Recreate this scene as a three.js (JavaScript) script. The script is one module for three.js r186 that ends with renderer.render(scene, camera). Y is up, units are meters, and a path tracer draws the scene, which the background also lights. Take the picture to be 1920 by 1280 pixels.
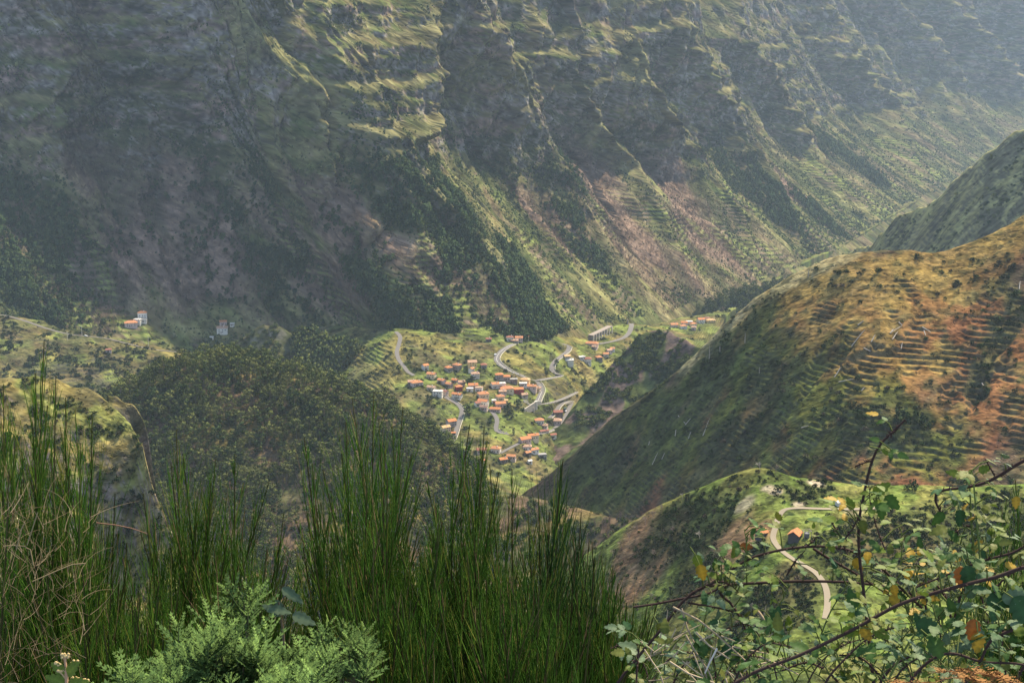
import * as THREE from 'three';
import { mergeGeometries } from 'three/addons/utils/BufferGeometryUtils.js';

// ---------- camera, sky, sun, exposure, air ----------
const scene = new THREE.Scene();
const EYE = new THREE.Vector3(0, 600, 0), PITCH = -13 * Math.PI / 180;
const camera = new THREE.PerspectiveCamera(27, 1.5, 0.1, 30000);
camera.position.copy(EYE);
camera.rotation.set(PITCH, 0, 0);
scene.add(camera);
const SUN_UP = 54 * Math.PI / 180, SUN_LEFT = -42 * Math.PI / 180; // height, and degrees left of straight ahead
const SUN = new THREE.Vector3(-Math.cos(SUN_UP) * Math.sin(SUN_LEFT), Math.sin(SUN_UP), -Math.cos(SUN_UP) * Math.cos(SUN_LEFT));
{ // a bright sky of broken cloud, brighter and warmer round the sun
  const W = 256, H = 128, d = new Float32Array(W * H * 4);
  for (let j = 0; j < H; j++) for (let i = 0; i < W; i++) {
    const up = ((j + .5) / H - .5) * Math.PI, az = ((i + .5) / W - .5) * 2 * Math.PI;
    const x = Math.cos(az) * Math.cos(up), y = Math.sin(up), z = Math.sin(az) * Math.cos(up);
    const c = x * SUN.x + y * SUN.y + z * SUN.z, g = Math.max(0, c), glow = .9 * Math.pow(g, 6) + 1.5 * Math.pow(g, 40);
    const t = Math.max(0, y), o = (j * W + i) * 4;
    d[o] = .52 - .18 * t + glow; d[o + 1] = .66 - .14 * t + glow * .95; d[o + 2] = .88 - .02 * t + glow * .86; d[o + 3] = 1;
  }
  const sky = new THREE.DataTexture(d, W, H, THREE.RGBAFormat, THREE.FloatType);
  sky.mapping = THREE.EquirectangularReflectionMapping; sky.magFilter = THREE.LinearFilter; sky.needsUpdate = true;
  scene.background = sky; scene.environment = sky;
  scene.backgroundIntensity = scene.environmentIntensity = .54;
}
const sun = new THREE.DirectionalLight(new THREE.Color(1, .86, .63), 5);
sun.position.copy(EYE).addScaledVector(SUN, 4000); sun.target.position.set(300, 150, -1600);
sun.castShadow = true; sun.shadow.radius = 3; sun.shadow.mapSize.set(4096, 4096);
Object.assign(sun.shadow.camera, { left: -3500, right: 3500, top: 3000, bottom: -3000, near: 10, far: 9000 });
scene.add(sun, sun.target);
sun.position.copy(sun.target.position).addScaledVector(SUN, 4000);
scene.fog = new THREE.FogExp2(new THREE.Color(.66, .83, 1), .000041);
const renderer = new THREE.WebGLRenderer({ antialias: true });
renderer.toneMapping = THREE.LinearToneMapping;
renderer.toneMappingExposure = 1.92;
renderer.shadowMap.enabled = true;

// ---------- numbers ----------
function rng(seed) { let s = seed >>> 0; return () => { s = (s + 0x6d2b79f5) | 0; let t = Math.imul(s ^ (s >>> 15), 1 | s); t = (t + Math.imul(t ^ (t >>> 7), 61 | t)) ^ t; return ((t ^ (t >>> 14)) >>> 0) / 4294967296; }; }
const clamp = (x, a = 0, b = 1) => x < a ? a : x > b ? b : x, lerp = (a, b, t) => a + (b - a) * t;
const sst = (a, b, x) => { const t = clamp((x - a) / (b - a)); return t * t * (3 - 2 * t); };
const PERM = new Uint8Array(512); { const r = rng(77), p = [...Array(256).keys()]; for (let i = 255; i > 0; i--) { const j = Math.floor(r() * (i + 1)); [p[i], p[j]] = [p[j], p[i]]; } for (let i = 0; i < 512; i++) PERM[i] = p[i & 255]; }
const GX = new Float32Array(256), GY = new Float32Array(256); { const r = rng(5); for (let i = 0; i < 256; i++) { const a = r() * 6.2832; GX[i] = Math.cos(a); GY[i] = Math.sin(a); } }
function noise(x, y) { // gradient noise, about -1..1
  const xi = Math.floor(x), yi = Math.floor(y), fx = x - xi, fy = y - yi, u = fx * fx * fx * (fx * (fx * 6 - 15) + 10), v = fy * fy * fy * (fy * (fy * 6 - 15) + 10);
  const a = PERM[xi & 255] + yi, b = PERM[(xi + 1) & 255] + yi;
  const g = (h, X, Y) => GX[h] * X + GY[h] * Y;
  const n00 = g(PERM[a & 255], fx, fy), n10 = g(PERM[b & 255], fx - 1, fy), n01 = g(PERM[(a + 1) & 255], fx, fy - 1), n11 = g(PERM[(b + 1) & 255], fx - 1, fy - 1);
  return 1.5 * lerp(lerp(n00, n10, u), lerp(n01, n11, u), v);
}
function fbm(x, y, o = 4) { let s = 0, a = .5; for (let i = 0; i < o; i++) { s += a * noise(x, y); x = x * 2.03 + 17.3; y = y * 2.03 - 9.1; a *= .5; } return s; }
function ridge(x, y, o = 4) { let s = 0, a = .5, w = 1; for (let i = 0; i < o; i++) { const n = 1 - Math.abs(noise(x, y)); s += a * n * n * w; w = clamp(n * n * 1.4); x = x * 2.07 + 31.7; y = y * 2.07 + 11.9; a *= .5; } return s; }
const mix3 = (a, b, t) => [lerp(a[0], b[0], t), lerp(a[1], b[1], t), lerp(a[2], b[2], t)];

// ---------- pixels of the photograph (1920 x 1280) as directions; used to survey where things stand ----------
const FPX = 640 / Math.tan(13.5 * Math.PI / 180), CP = Math.cos(PITCH), SP = Math.sin(PITCH);
function dirOf(px, py) { const x = (px - 960) / FPX, y = (640 - py) / FPX, l = 1 / Math.sqrt(x * x + y * y + 1); return new THREE.Vector3(x * l, (y * CP + SP) * l, (y * SP - CP) * l); }
const at = (px, py, d) => dirOf(px, py).multiplyScalar(d).add(EYE);
function pixOf(x, y, z) { const Y = y - EYE.y, yc = Y * CP + z * SP, w = Y * SP - z * CP; return [960 + FPX * x / w, 640 - FPX * yc / w, w]; }
// one column of a slope: a first point at slant distance d, then (slope in degrees, next py) pairs going down the picture
function col(px, d, py, ...rest) {
  const out = [at(px, py, d)]; let h = Math.hypot(out[0].x, out[0].z), e = out[0].y - EYE.y;
  for (let i = 0; i < rest.length; i += 2) {
    const t = Math.tan(rest[i] * Math.PI / 180), r = dirOf(px, rest[i + 1]), rh = Math.hypot(r.x, r.z), te = r.y / rh;
    const hd = (e - h * t) / (te - t); e = te * hd; h = hd; out.push(new THREE.Vector3(r.x / rh * hd, EYE.y + e, r.z / rh * hd));
  }
  return out;
}
const behind = (p, run, drop) => { const h = Math.hypot(p.x, p.z); return new THREE.Vector3(p.x * (h + run) / h, p.y - drop, p.z * (h + run) / h); };
// thin-plate surface y(x, z) through points
function spline(pts, smooth = .5) {
  const n = pts.length, m = n + 3, S = 300, A = Array.from({ length: m }, () => new Float64Array(m + 1)), U = (q) => q < 1e-9 ? 0 : .5 * q * Math.log(q);
  const xs = Float64Array.from(pts, (p) => p.x / S), zs = Float64Array.from(pts, (p) => p.z / S);
  for (let i = 0; i < n; i++) { for (let j = 0; j < n; j++) A[i][j] = U((xs[i] - xs[j]) ** 2 + (zs[i] - zs[j]) ** 2); A[i][i] += smooth * .01; A[i][n] = A[n][i] = 1; A[i][n + 1] = A[n + 1][i] = xs[i]; A[i][n + 2] = A[n + 2][i] = zs[i]; A[i][m] = pts[i].y; }
  for (let c = 0; c < m; c++) { let b = c; for (let r = c + 1; r < m; r++) if (Math.abs(A[r][c]) > Math.abs(A[b][c])) b = r; [A[c], A[b]] = [A[b], A[c]]; for (let r = c + 1; r < m; r++) { const f = A[r][c] / A[c][c]; if (f) for (let k = c; k <= m; k++) A[r][k] -= f * A[c][k]; } }
  const w = new Float64Array(m); for (let r = m - 1; r >= 0; r--) { let s = A[r][m]; for (let k = r + 1; k < m; k++) s -= A[r][k] * w[k]; w[r] = s / A[r][r]; }
  return (x, z) => { x /= S; z /= S; let s = w[n] + w[n + 1] * x + w[n + 2] * z; for (let i = 0; i < n; i++) { const q = (x - xs[i]) ** 2 + (z - zs[i]) ** 2; if (q > 1e-9) s += w[i] * .5 * q * Math.log(q); } return s; };
}

// ---------- landforms: each one a height function over the ground, meshed in rings round the viewpoint ----------
const structure = (o, name) => { o.name = name; o.userData.kind = 'structure'; o.castShadow = o.receiveShadow = true; scene.add(o); return o; };
const terrace = (h, st, w) => { const t = h / st, f = Math.floor(t); return st * (f + sst(1 - w, 1, t - f)); };
const SURVEY = {
  valley: { back: [260, 60], cols: [[-250, 2050, 585, 15, 700, 18, 800], [0, 2000, 592, 10, 640, 20, 720, 20, 800], [150, 1950, 625, 10, 660, 20, 720, 22, 800], [320, 1950, 655, 8, 690, 20, 760, 20, 820], [480, 1980, 640, 6, 680, 15, 760],
    [620, 1950, 605, 10, 640, 14, 700, 14, 800], [740, 1800, 615, 12, 680, 14, 760, 14, 860], [850, 1790, 632, 12, 700, 13, 780, 13, 860, 10, 920], [950, 1800, 636, 11, 700, 12, 780, 11, 850, 8, 920],
    [1050, 1880, 640, 10, 700, 11, 760, 10, 830, 8, 900], [1130, 2000, 638, 8, 700, 10, 760, 12, 820], [1190, 2150, 605, 4, 650, 8, 720, 15, 800], [1300, 2300, 600, 3, 640, 5, 700], [1390, 2550, 565], [1480, 3000, 500], [1560, 3300, 468], [1640, 3900, 420], [1720, 4500, 372]] },
  woodedSlope: { back: [150, 90], cols: [[-100, 1330, 830, 25, 940, 18, 1100, 14, 1330], [150, 1340, 800, 25, 900, 20, 1100, 14, 1330], [225, 1340, 768, 28, 850, 24, 950, 18, 1100, 14, 1330], [300, 1340, 704, 26, 800, 26, 900, 20, 1050, 15, 1200, 14, 1330], [400, 1330, 686, 24, 780, 27, 880, 24, 1000, 16, 1150, 14, 1330],
    [500, 1320, 694, 24, 780, 27, 880, 24, 1000, 16, 1150, 14, 1330], [600, 1290, 724, 24, 800, 27, 900, 22, 1000, 14, 1150, 14, 1330], [700, 1260, 767, 24, 840, 26, 920, 20, 1000, 12, 1150, 14, 1330], [790, 1240, 827, 24, 890, 22, 960, 15, 1050, 14, 1330], [850, 1230, 882, 24, 920, 18, 1000, 12, 1100, 14, 1330],
    [900, 1230, 925, 18, 980, 12, 1080, 14, 1330], [1000, 1220, 935, 14, 1000, 14, 1100, 12, 1200, 14, 1330], [1100, 1180, 960, 16, 1050, 16, 1150, 12, 1250, 14, 1330], [1200, 1120, 965, 16, 1050, 14, 1200, 14, 1330], [1330, 1060, 980, 14, 1080, 12, 1200, 14, 1330]] },
  terracedHill: { back: [140, 100], cols: [[860, 1430, 1010, 12, 1040], [930, 1390, 965, 16, 1005], [1000, 1340, 912, 25, 960], [1050, 1290, 870, 28, 920, 22, 970], [1100, 1260, 830, 32, 900, 26, 960], [1150, 1235, 780, 34, 860, 32, 930, 25, 990], [1220, 1200, 727, 34, 820, 33, 900, 28, 980], [1290, 1180, 672, 30, 720, 35, 800, 34, 880, 28, 960],
    [1360, 1165, 600, 33, 700, 35, 800, 34, 880, 28, 960], [1440, 1150, 545, 33, 640, 33, 740, 35, 840, 28, 920, 24, 980], [1500, 1142, 503, 33, 600, 33, 700, 35, 800, 30, 900, 24, 970], [1570, 1132, 475, 28, 520, 34, 640, 33, 760, 34, 860, 25, 950],
    [1650, 1122, 468, 28, 520, 33, 640, 32, 760, 33, 860, 25, 950], [1740, 1125, 474, 30, 560, 33, 680, 32, 780, 33, 870, 25, 950], [1850, 1130, 442, 33, 560, 33, 680, 32, 800, 32, 900, 25, 960], [1920, 1140, 405, 35, 540, 34, 680, 32, 800, 30, 900, 25, 960], [2020, 1150, 340, 36, 500, 34, 700, 30, 900], [2150, 1170, 260, 36, 450, 34, 700, 30, 900]] },
  greenRidge: { back: [200, 150], cols: [[1560, 2750, 500, 25, 540], [1600, 2680, 470, 28, 540], [1660, 2520, 425, 32, 500, 32, 560], [1750, 2350, 360, 35, 440, 35, 520], [1800, 2290, 325, 36, 420, 36, 520], [1850, 2240, 290, 38, 400, 36, 520], [1895, 2210, 252, 42, 340, 36, 480], [1930, 2190, 228, 42, 330, 36, 480], [2050, 2150, 150, 42, 300, 36, 460], [2200, 2150, 80, 40, 300, 36, 460]] },
  darkSpur: { back: [120, 80], cols: [[985, 1610, 850, 10, 880], [1035, 1640, 808, 14, 850], [1085, 1660, 752, 20, 800], [1130, 1670, 700, 30, 780, 20, 830], [1185, 1690, 642, 36, 720, 32, 790, 20, 840], [1225, 1700, 614, 36, 700, 32, 790], [1262, 1680, 622, 34, 700, 32, 790], [1300, 1640, 642, 32, 720], [1380, 1600, 655, 30, 740]] },
  woodedKnoll: { back: [120, 50], cols: [[1285, 2450, 606, 25, 640], [1320, 2450, 575, 30, 640], [1370, 2480, 555, 32, 640], [1430, 2500, 540, 30, 620], [1490, 2550, 522, 28, 600], [1560, 2600, 510, 25, 580]] },
  pointedHill: { back: [100, 60], cols: [[425, 1880, 650, 30, 700], [470, 1870, 622, 34, 700], [515, 1860, 606, 36, 690], [560, 1850, 632, 32, 700], [620, 1830, 646, 30, 720], [680, 1800, 668, 25, 740], [730, 1780, 695, 18, 760]] },
  rockyKnoll: { back: [90, 120], smooth: .05, cols: [[-150, 780, 690, 25, 780, 40, 1000], [0, 780, 700, 22, 760, 40, 900, 50, 1050, 30, 1250], [100, 775, 712, 22, 760, 40, 880, 52, 1000, 40, 1100, 30, 1250], [170, 768, 728, 25, 780, 42, 880, 55, 990, 40, 1100], [215, 757, 757, 32, 820, 48, 900, 58, 990, 40, 1100], [245, 745, 790, 38, 850, 52, 930, 58, 1010, 40, 1100], [266, 730, 828, 45, 880, 55, 950, 55, 1020, 35, 1100], [279, 715, 880, 50, 940, 50, 1010, 35, 1100], [290, 712, 925, 50, 980, 45, 1060, 30, 1120], [306, 708, 965, 45, 1040, 30, 1120], [330, 700, 1015, 35, 1080, 30, 1140], [370, 690, 1085, 30, 1180, 25, 1300], [420, 680, 1170, 28, 1320], [460, 670, 1250, 25, 1380]] },
  rockSpur: { back: [60, 110], smooth: .05, cols: [[200, 832, 742, 40, 790], [225, 830, 750, 42, 800], [250, 825, 762, 48, 830, 60, 900], [268, 817, 785, 58, 850, 62, 920], [279, 806, 822, 60, 880, 62, 940], [284, 800, 860, 58, 920], [292, 796, 905, 50, 960]] },
  fieldSpur: { back: [60, 40], cols: [[900, 830, 1260, 12, 1330], [980, 815, 1160, 12, 1260], [1060, 800, 1072, 14, 1150, 10, 1250], [1130, 775, 1012, 18, 1100, 14, 1200], [1200, 750, 964, 24, 1040, 20, 1120, 14, 1220], [1260, 735, 934, 26, 1020, 20, 1120, 15, 1230], [1320, 722, 907, 24, 980, 18, 1080, 14, 1200], [1380, 712, 884, 16, 940, 16, 1040, 13, 1150, 10, 1260],
    [1430, 705, 874, 10, 920, 11, 1000, 12, 1100, 10, 1250], [1500, 700, 892, 7, 940, 9, 1020, 11, 1120, 8, 1260], [1600, 700, 905, 5, 950, 9, 1040, 10, 1140, 8, 1270], [1720, 705, 907, 5, 950, 10, 1040, 10, 1140, 8, 1270], [1820, 710, 908, 6, 960, 11, 1040, 10, 1140, 8, 1270], [1960, 715, 904, 10, 960, 11, 1060, 9, 1260]] },
};
const BASE = {}, CUT = { terracedHill: [.85, 5], fieldSpur: [.6, 4], greenRidge: [.8, 8], darkSpur: [.8, 5], rockyKnoll: [1.2, 4], rockSpur: [1.4, 3], pointedHill: [.6, 6] };
for (const [k, s] of Object.entries(SURVEY)) {
  const pts = [];
  for (const c of s.cols) { const p = col(...c); pts.push(...p); if (!CUT[k] && (k !== 'valley' || c.length > 3)) pts.push(behind(p[0], ...s.back)); const l = p[p.length - 1]; if (p.length > 1) { const h = Math.hypot(l.x, l.z); pts.push(new THREE.Vector3(l.x * (h - 60) / h, l.y - 14, l.z * (h - 60) / h)); } }
  const face = spline(pts, s.smooth ?? .5);
  if (!CUT[k]) { BASE[k] = face; continue; }
  const tops = s.cols.map((c) => { const p = col(...c)[0]; return [Math.atan2(p.x, -p.z), Math.hypot(p.x, p.z), p.y]; }), [fall, soft] = CUT[k];
  const crest = (a) => { let i = 0; while (i < tops.length - 2 && a > tops[i + 1][0]) i++; const t = clamp((a - tops[i][0]) / (tops[i + 1][0] - tops[i][0])), p0 = tops[Math.max(0, i - 1)], p1 = tops[i], p2 = tops[i + 1], p3 = tops[Math.min(tops.length - 1, i + 2)], cr = (j) => .5 * (2 * p1[j] + (p2[j] - p0[j]) * t + (2 * p0[j] - 5 * p1[j] + 4 * p2[j] - p3[j]) * t * t + (3 * p1[j] - p0[j] - 3 * p2[j] + p3[j]) * t * t * t); return [cr(1), cr(2)]; };
  BASE[k] = (x, z) => { const [rc, yc] = crest(Math.atan2(x, -z)), r = Math.hypot(x, z); if (r < rc - 60) return face(x, z); const b = yc - (r - rc) * fall, f = r > rc + 40 ? 1e9 : face(x, z), d = (f - b) / soft; return d > 1 ? b : d < -1 ? f : Math.min(f, b) - soft * .25 * (1 - Math.abs(d)) ** 2; };
}
// walk a ray down to a height function
function strike(H, px, py, r0, r1) {
  const d = dirOf(px, py), p = new THREE.Vector3(); let a = r0, prev = 1e9;
  for (let r = r0; r < r1; r += 6) { p.copy(d).multiplyScalar(r).add(EYE); const g = p.y - H(p.x, p.z); if (g < 0 && prev >= 0 && prev < 1e8) { let lo = r - 6, hi = r; for (let i = 0; i < 22; i++) { const m = (lo + hi) / 2; p.copy(d).multiplyScalar(m).add(EYE); if (p.y - H(p.x, p.z) < 0) hi = m; else lo = m; } p.copy(d).multiplyScalar(lo).add(EYE); return p; } prev = g; }
  return null;
}

// ---------- the far mountain wall: a foot line on the ground, a setback that grows with height, spurs standing out of it ----------
const FOOT = [[-700, 2400, 592], [-250, 2060, 585], [0, 2010, 592], [150, 1960, 625], [320, 1960, 655], [480, 1990, 640], [620, 1960, 605], [740, 1815, 617], [850, 1800, 634], [950, 1810, 638], [1060, 1990, 619], [1190, 2270, 596], [1300, 2520, 568], [1390, 2680, 542], [1480, 3000, 500], [1560, 3300, 468], [1640, 3900, 420], [1720, 4500, 372], [1900, 6000, 300], [2200, 7500, 240]].map(([px, d, py]) => at(px, py, d));
const footCurve = new THREE.CatmullRomCurve3(FOOT, false, 'centripetal'); footCurve.arcLengthDivisions = 2000;
const WALL_LEN = footCurve.getLength(), FOOT_N = 1400, footTab = footCurve.getSpacedPoints(FOOT_N);
{ for (let pass = 0; pass < 60; pass++) { const c = footTab.map((p) => p.clone()); for (let i = 1; i < FOOT_N; i++) footTab[i].addVectors(c[i - 1], c[i + 1]).multiplyScalar(.5); } }
function footAt(u) { const t = clamp(u / WALL_LEN) * FOOT_N, i = Math.min(FOOT_N - 1, Math.floor(t)), f = t - i, a = footTab[i], b = footTab[i + 1]; return [lerp(a.x, b.x, f), lerp(a.y, b.y, f), lerp(a.z, b.z, f)]; }
const inward = (u) => { const a = (34 + 20 * sst(.35, .75, u / WALL_LEN)) * Math.PI / 180; return [-Math.sin(a), -Math.cos(a)]; };
const PROFILE = [[-80, 22], [0, 27], [50, 33], [130, 38], [210, 46], [270, 58], [360, 62], [440, 52], [520, 60], [640, 55], [1200, 50]];
const SET = []; { let s = 0; for (let h = -80; h <= 1000; h += 4) { SET.push(s); let a = 50; for (let i = 0; i < PROFILE.length - 1; i++) if (h >= PROFILE[i][0]) a = lerp(PROFILE[i][1], PROFILE[i + 1][1], clamp((h - PROFILE[i][0]) / (PROFILE[i + 1][0] - PROFILE[i][0]))); s += 4 / Math.tan(a * Math.PI / 180); } const s0 = SET[20]; for (let i = 0; i < SET.length; i++) SET[i] -= s0; }
const setback = (h) => { const t = clamp((h + 80) / 4, 0, SET.length - 1.001), i = Math.floor(t); return lerp(SET[i], SET[i + 1], t - i); };
function wallBase(u, y, push) { const f = footAt(u), n = inward(u), h = y - f[1], s = setback(h) + 85 * sst(-30, 240, h) - push; return [f[0] + n[0] * s, y, f[2] + n[1] * s]; }
const coarse = []; for (let i = 0; i <= 220; i++) for (let j = 0; j <= 70; j++) coarse.push([i / 220 * WALL_LEN, 20 + j * 14]);
function wallFind(px, py, push) { // where on the wall, pushed out by so many metres, a direction ends
  let best = null, bd = 1e9; for (const [u, y] of coarse) { const p = pixOf(...wallBase(u, y, push)); const d = (p[0] - px) ** 2 + (p[1] - py) ** 2; if (p[2] > 0 && d < bd) { bd = d; best = [u, y]; } }
  let [u, y] = best; for (let k = 0; k < 12; k++) { const p = pixOf(...wallBase(u, y, push)), q = pixOf(...wallBase(u + 1, y, push)), r = pixOf(...wallBase(u, y + 1, push)); const a = q[0] - p[0], b = r[0] - p[0], c = q[1] - p[1], d = r[1] - p[1], D = a * d - b * c; if (Math.abs(D) < 1e-9) break; const ex = px - p[0], ey = py - p[1]; u = clamp(u + clamp((ex * d - ey * b) / D, -60, 60), 0, WALL_LEN); y += clamp((ey * a - ex * c) / D, -60, 60); }
  return [u, y];
}
// spurs: [how far they stand out at the top, at the foot, steepness left, right, ...pixels along the crest]
const SPURS = [
  [90, 60, .62, .62, [-150, 0], [-60, 300], [0, 560]], [85, 60, .6, .7, [60, 0], [90, 200], [112, 330], [200, 480], [290, 605]], [50, 40, .6, .6, [270, 250], [300, 400], [325, 560], [352, 640]],
  [150, 70, .95, .42, [380, -30], [392, 90], [402, 180], [430, 330], [470, 480], [500, 610]], [105, 60, .45, .9, [440, 10], [505, 100], [578, 185], [614, 290], [606, 360], [570, 470], [520, 600]],
  [135, 90, .8, .75, [815, -40], [812, 60], [805, 170], [790, 230], [742, 300], [705, 380], [660, 470], [615, 590]], [135, 95, .7, .62, [742, 297], [800, 350], [870, 400], [950, 480], [1010, 560], [1050, 610]], [120, 90, .8, .8, [760, 320], [775, 420], [790, 520], [800, 620]], 
  [135, 80, .7, .6, [870, -40], [940, 100], [998, 200], [1012, 260], [1100, 380], [1180, 470], [1250, 560]], [95, 60, .7, .7, [1050, -40], [1075, 130], [1110, 230], [1190, 310], [1250, 400], [1330, 530]],
  [150, 80, .55, .8, [1145, -40], [1175, 60], [1202, 150], [1222, 200], [1268, 245], [1312, 290], [1348, 335], [1392, 390], [1450, 430], [1500, 470]], [120, 70, .55, .8, [1262, -40], [1290, 70], [1332, 150], [1402, 240], [1440, 300], [1490, 390], [1570, 450]],
  [115, 70, .55, .8, [1375, -40], [1395, 70], [1442, 130], [1482, 210], [1560, 300], [1650, 390]], [120, 80, .5, .8, [1520, -40], [1600, 100], [1680, 200], [1740, 300], [1790, 350]], [130, 90, .5, .8, [1640, -40], [1740, 60], [1800, 160], [1860, 230], [1930, 280]], [130, 90, .5, .8, [1745, -40], [1850, 70], [1940, 180], [2000, 240]], [130, 90, .5, .8, [1890, -40], [1990, 120], [2060, 200]], [130, 90, .5, .8, [2050, -40], [2160, 120]],
].map(([a0, a1, kl, kr, ...px]) => { const n = px.length, pts = px.map(([x, y], i) => { const a = lerp(a0, a1, i / (n - 1)); return [...wallFind(x, y, a), a]; }).sort((p, q) => p[1] - q[1]); return { kl, kr, pts, lo: pts[0][1], hi: pts[n - 1][1] }; });
const SIDE = { k: 0 };
function wallPush(u, y) {
  let m = 4, side = 0, wob = 34 * noise(u / 190, y / 130) + 14 * noise(u / 60 + 7, y / 45);
  for (const s of SPURS) {
    const p = s.pts; let i = 0; while (i < p.length - 2 && y > p[i + 1][1]) i++;
    const t = clamp((y - p[i][1]) / Math.max(1, p[i + 1][1] - p[i][1])), uc = lerp(p[i][0], p[i + 1][0], t), a = lerp(p[i][2], p[i + 1][2], t) * 1.25;
    const over = y > s.hi ? (y - s.hi) * .55 : y < s.lo ? (s.lo - y) * .8 : 0, du = u - uc + wob, q = Math.abs(du), soft = q < 18 ? q * q / 36 : q - 9, v = a - over - soft * 1.32 * (du < 0 ? s.kl : s.kr);
    if (v > m) { m = v; side = du < 0 ? -1 : 1; }
  }
  SIDE.k = side; return m;
}
function wallShape(u, y) {
  const f = footAt(u), h = y - f[1], cliff = sst(150, 270, h + 50 * noise(u / 240, 8.1)), far = sst(.45, .75, u / WALL_LEN), spur = wallPush(u, y), sd = SIDE.k;
  const wx = u + 26 * noise(u / 160, y / 160), sl = wx + sd * .6 * y;
  const gul = ridge(sl / 130 + sd * 9, y / 700 + 3, 3), fine = ridge(sl / 48 + 5 + sd * 3, y / 260, 3), crag = fbm(u / 30, y / 24, 4), lump = fbm(u / 150, y / 110 + 40, 3), broken = sst(.35, .75, nz0(u, y, 150));
  const rib = ridge(sl / 75 + 2 + sd * 4, y / 420 + 7, 4);
  let push = spur * .86 + 34 * (gul - .45) + 34 * (rib - .45) + 19 * (fine - .45) * (.5 + broken) + (7 + 12 * cliff * broken) * crag + (1.5 + 3 * cliff) * fbm(u / 9, y / 8, 2) + 24 * lump;
  push *= lerp(.34, 1, sst(-10, 210, h));
  // lava beds: a face, then a ledge
  const bed = (y + 30 * noise(u / 420, 3.3) + 12 * noise(u / 90, y / 200)) / 58, bf = bed - Math.floor(bed), on = cliff * clamp(.5 + 1.3 * noise(u / 330, y / 160 + 9));
  const b2 = (y + 14 * noise(u / 160, 7.7) + 7 * noise(u / 40, y / 90)) / 21, bg = b2 - Math.floor(b2); push += on * (32 * (bf - sst(.70, 1, bf)) + 8 * (bg - sst(.6, 1, bg)));
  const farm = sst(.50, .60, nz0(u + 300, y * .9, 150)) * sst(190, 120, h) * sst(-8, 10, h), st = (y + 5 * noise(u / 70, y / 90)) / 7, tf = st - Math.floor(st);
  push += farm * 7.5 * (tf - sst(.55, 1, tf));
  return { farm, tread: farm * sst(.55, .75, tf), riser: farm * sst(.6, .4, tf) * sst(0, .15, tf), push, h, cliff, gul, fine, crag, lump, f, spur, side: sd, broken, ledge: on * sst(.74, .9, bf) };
}
// patches on the wall: [px, py, radius in metres, strength]
function wallPatches(list) { const q = list.map(([x, y, R, s = 1]) => [...wallFind(x, y, 80), R, s]); return (u, y) => { let m = 0; const w = 1 + .9 * fbm(u / 60 + 9, y / 60, 4); for (const [a, b, R, s] of q) { const d = Math.hypot((u - a) * .8, y - b) / (R * w); if (d < 1.6) m = Math.max(m, s * sst(1.3, .5, d)); } return m; }; }
const wallGrass = wallPatches([[430, 50, 60], [480, 90, 55], [530, 140, 50], [570, 180, 40], [600, 280, 30, .7], [170, 345, 45], [180, 380, 40], [460, 330, 40, .6], [530, 290, 50, .6], [740, 460, 30], [700, 440, 24], [640, 460, 24], [800, 540, 34], [700, 560, 40, .5], [1165, 60, 50], [1190, 110, 45], [1215, 190, 40, .8], [1130, 250, 50, .8], [1160, 120, 50], [1190, 300, 40], [1240, 350, 30], [1300, 80, 60, .7], [1380, 190, 50, .7], [1500, 470, 70, .8], [1420, 470, 60, .8], [1330, 500, 60, .8], [1250, 560, 50, .9], [1180, 570, 40], [1460, 430, 60], [1080, 520, 40, .8], [1120, 560, 40], [900, 150, 70, .6], [950, 130, 60, .6], [830, 100, 60, .5], [780, 210, 40, .6], [930, 380, 40, .6], [380, 590, 40], [520, 600, 40, .9], [580, 590, 40, .9], [260, 560, 30], [1600, 360, 80, .7], [1660, 350, 60, .7], [1700, 100, 90, .6], [1760, 150, 80, .6], [1640, 90, 80, .6]]);
const wallMauve = wallPatches([[180, 300, 44], [200, 330, 40], [300, 340, 60], [310, 400, 55], [230, 520, 44], [190, 570, 40, .8], [370, 470, 60], [350, 520, 44], [620, 390, 50], [640, 430, 44], [560, 440, 50, .7], [500, 400, 50, .7], [670, 540, 44], [640, 560, 36], [1290, 340, 60], [1330, 390, 70], [1380, 450, 70], [1140, 330, 50], [1180, 390, 60], [1230, 450, 60], [1290, 500, 50, .8], [1480, 310, 70], [1500, 340, 60], [1050, 400, 50, .8], [1090, 440, 50, .7], [960, 570, 40, .8], [780, 480, 34, .9], [860, 530, 34, .6], [1500, 230, 60, .5], [1240, 500, 60, .7], [1340, 440, 60]]);
const wallDark = wallPatches([[50, 420, 90], [90, 520, 80], [150, 470, 50], [300, 250, 60, .6], [430, 300, 70], [470, 340, 60, .8], [330, 190, 60, .6], [580, 520, 50], [520, 520, 60, .7], [450, 520, 60, .8], [700, 300, 60], [690, 200, 60], [740, 380, 44], [800, 380, 60], [840, 360, 50], [860, 440, 50], [700, 500, 50], [780, 590, 50], [850, 600, 40], [900, 520, 40], [990, 590, 60], [1050, 590, 60], [1080, 300, 60], [1030, 290, 60], [960, 300, 60, .7], [1130, 470, 40], [1460, 360, 70], [1480, 390, 60], [1560, 390, 60], [1400, 300, 70, .8], [1300, 250, 60, .6], [1080, 400, 40, .8], [1640, 300, 80, .8], [1560, 260, 70, .6], [1200, 270, 40, .7], [390, 390, 50], [250, 450, 40], [1000, 500, 40]]);
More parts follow.
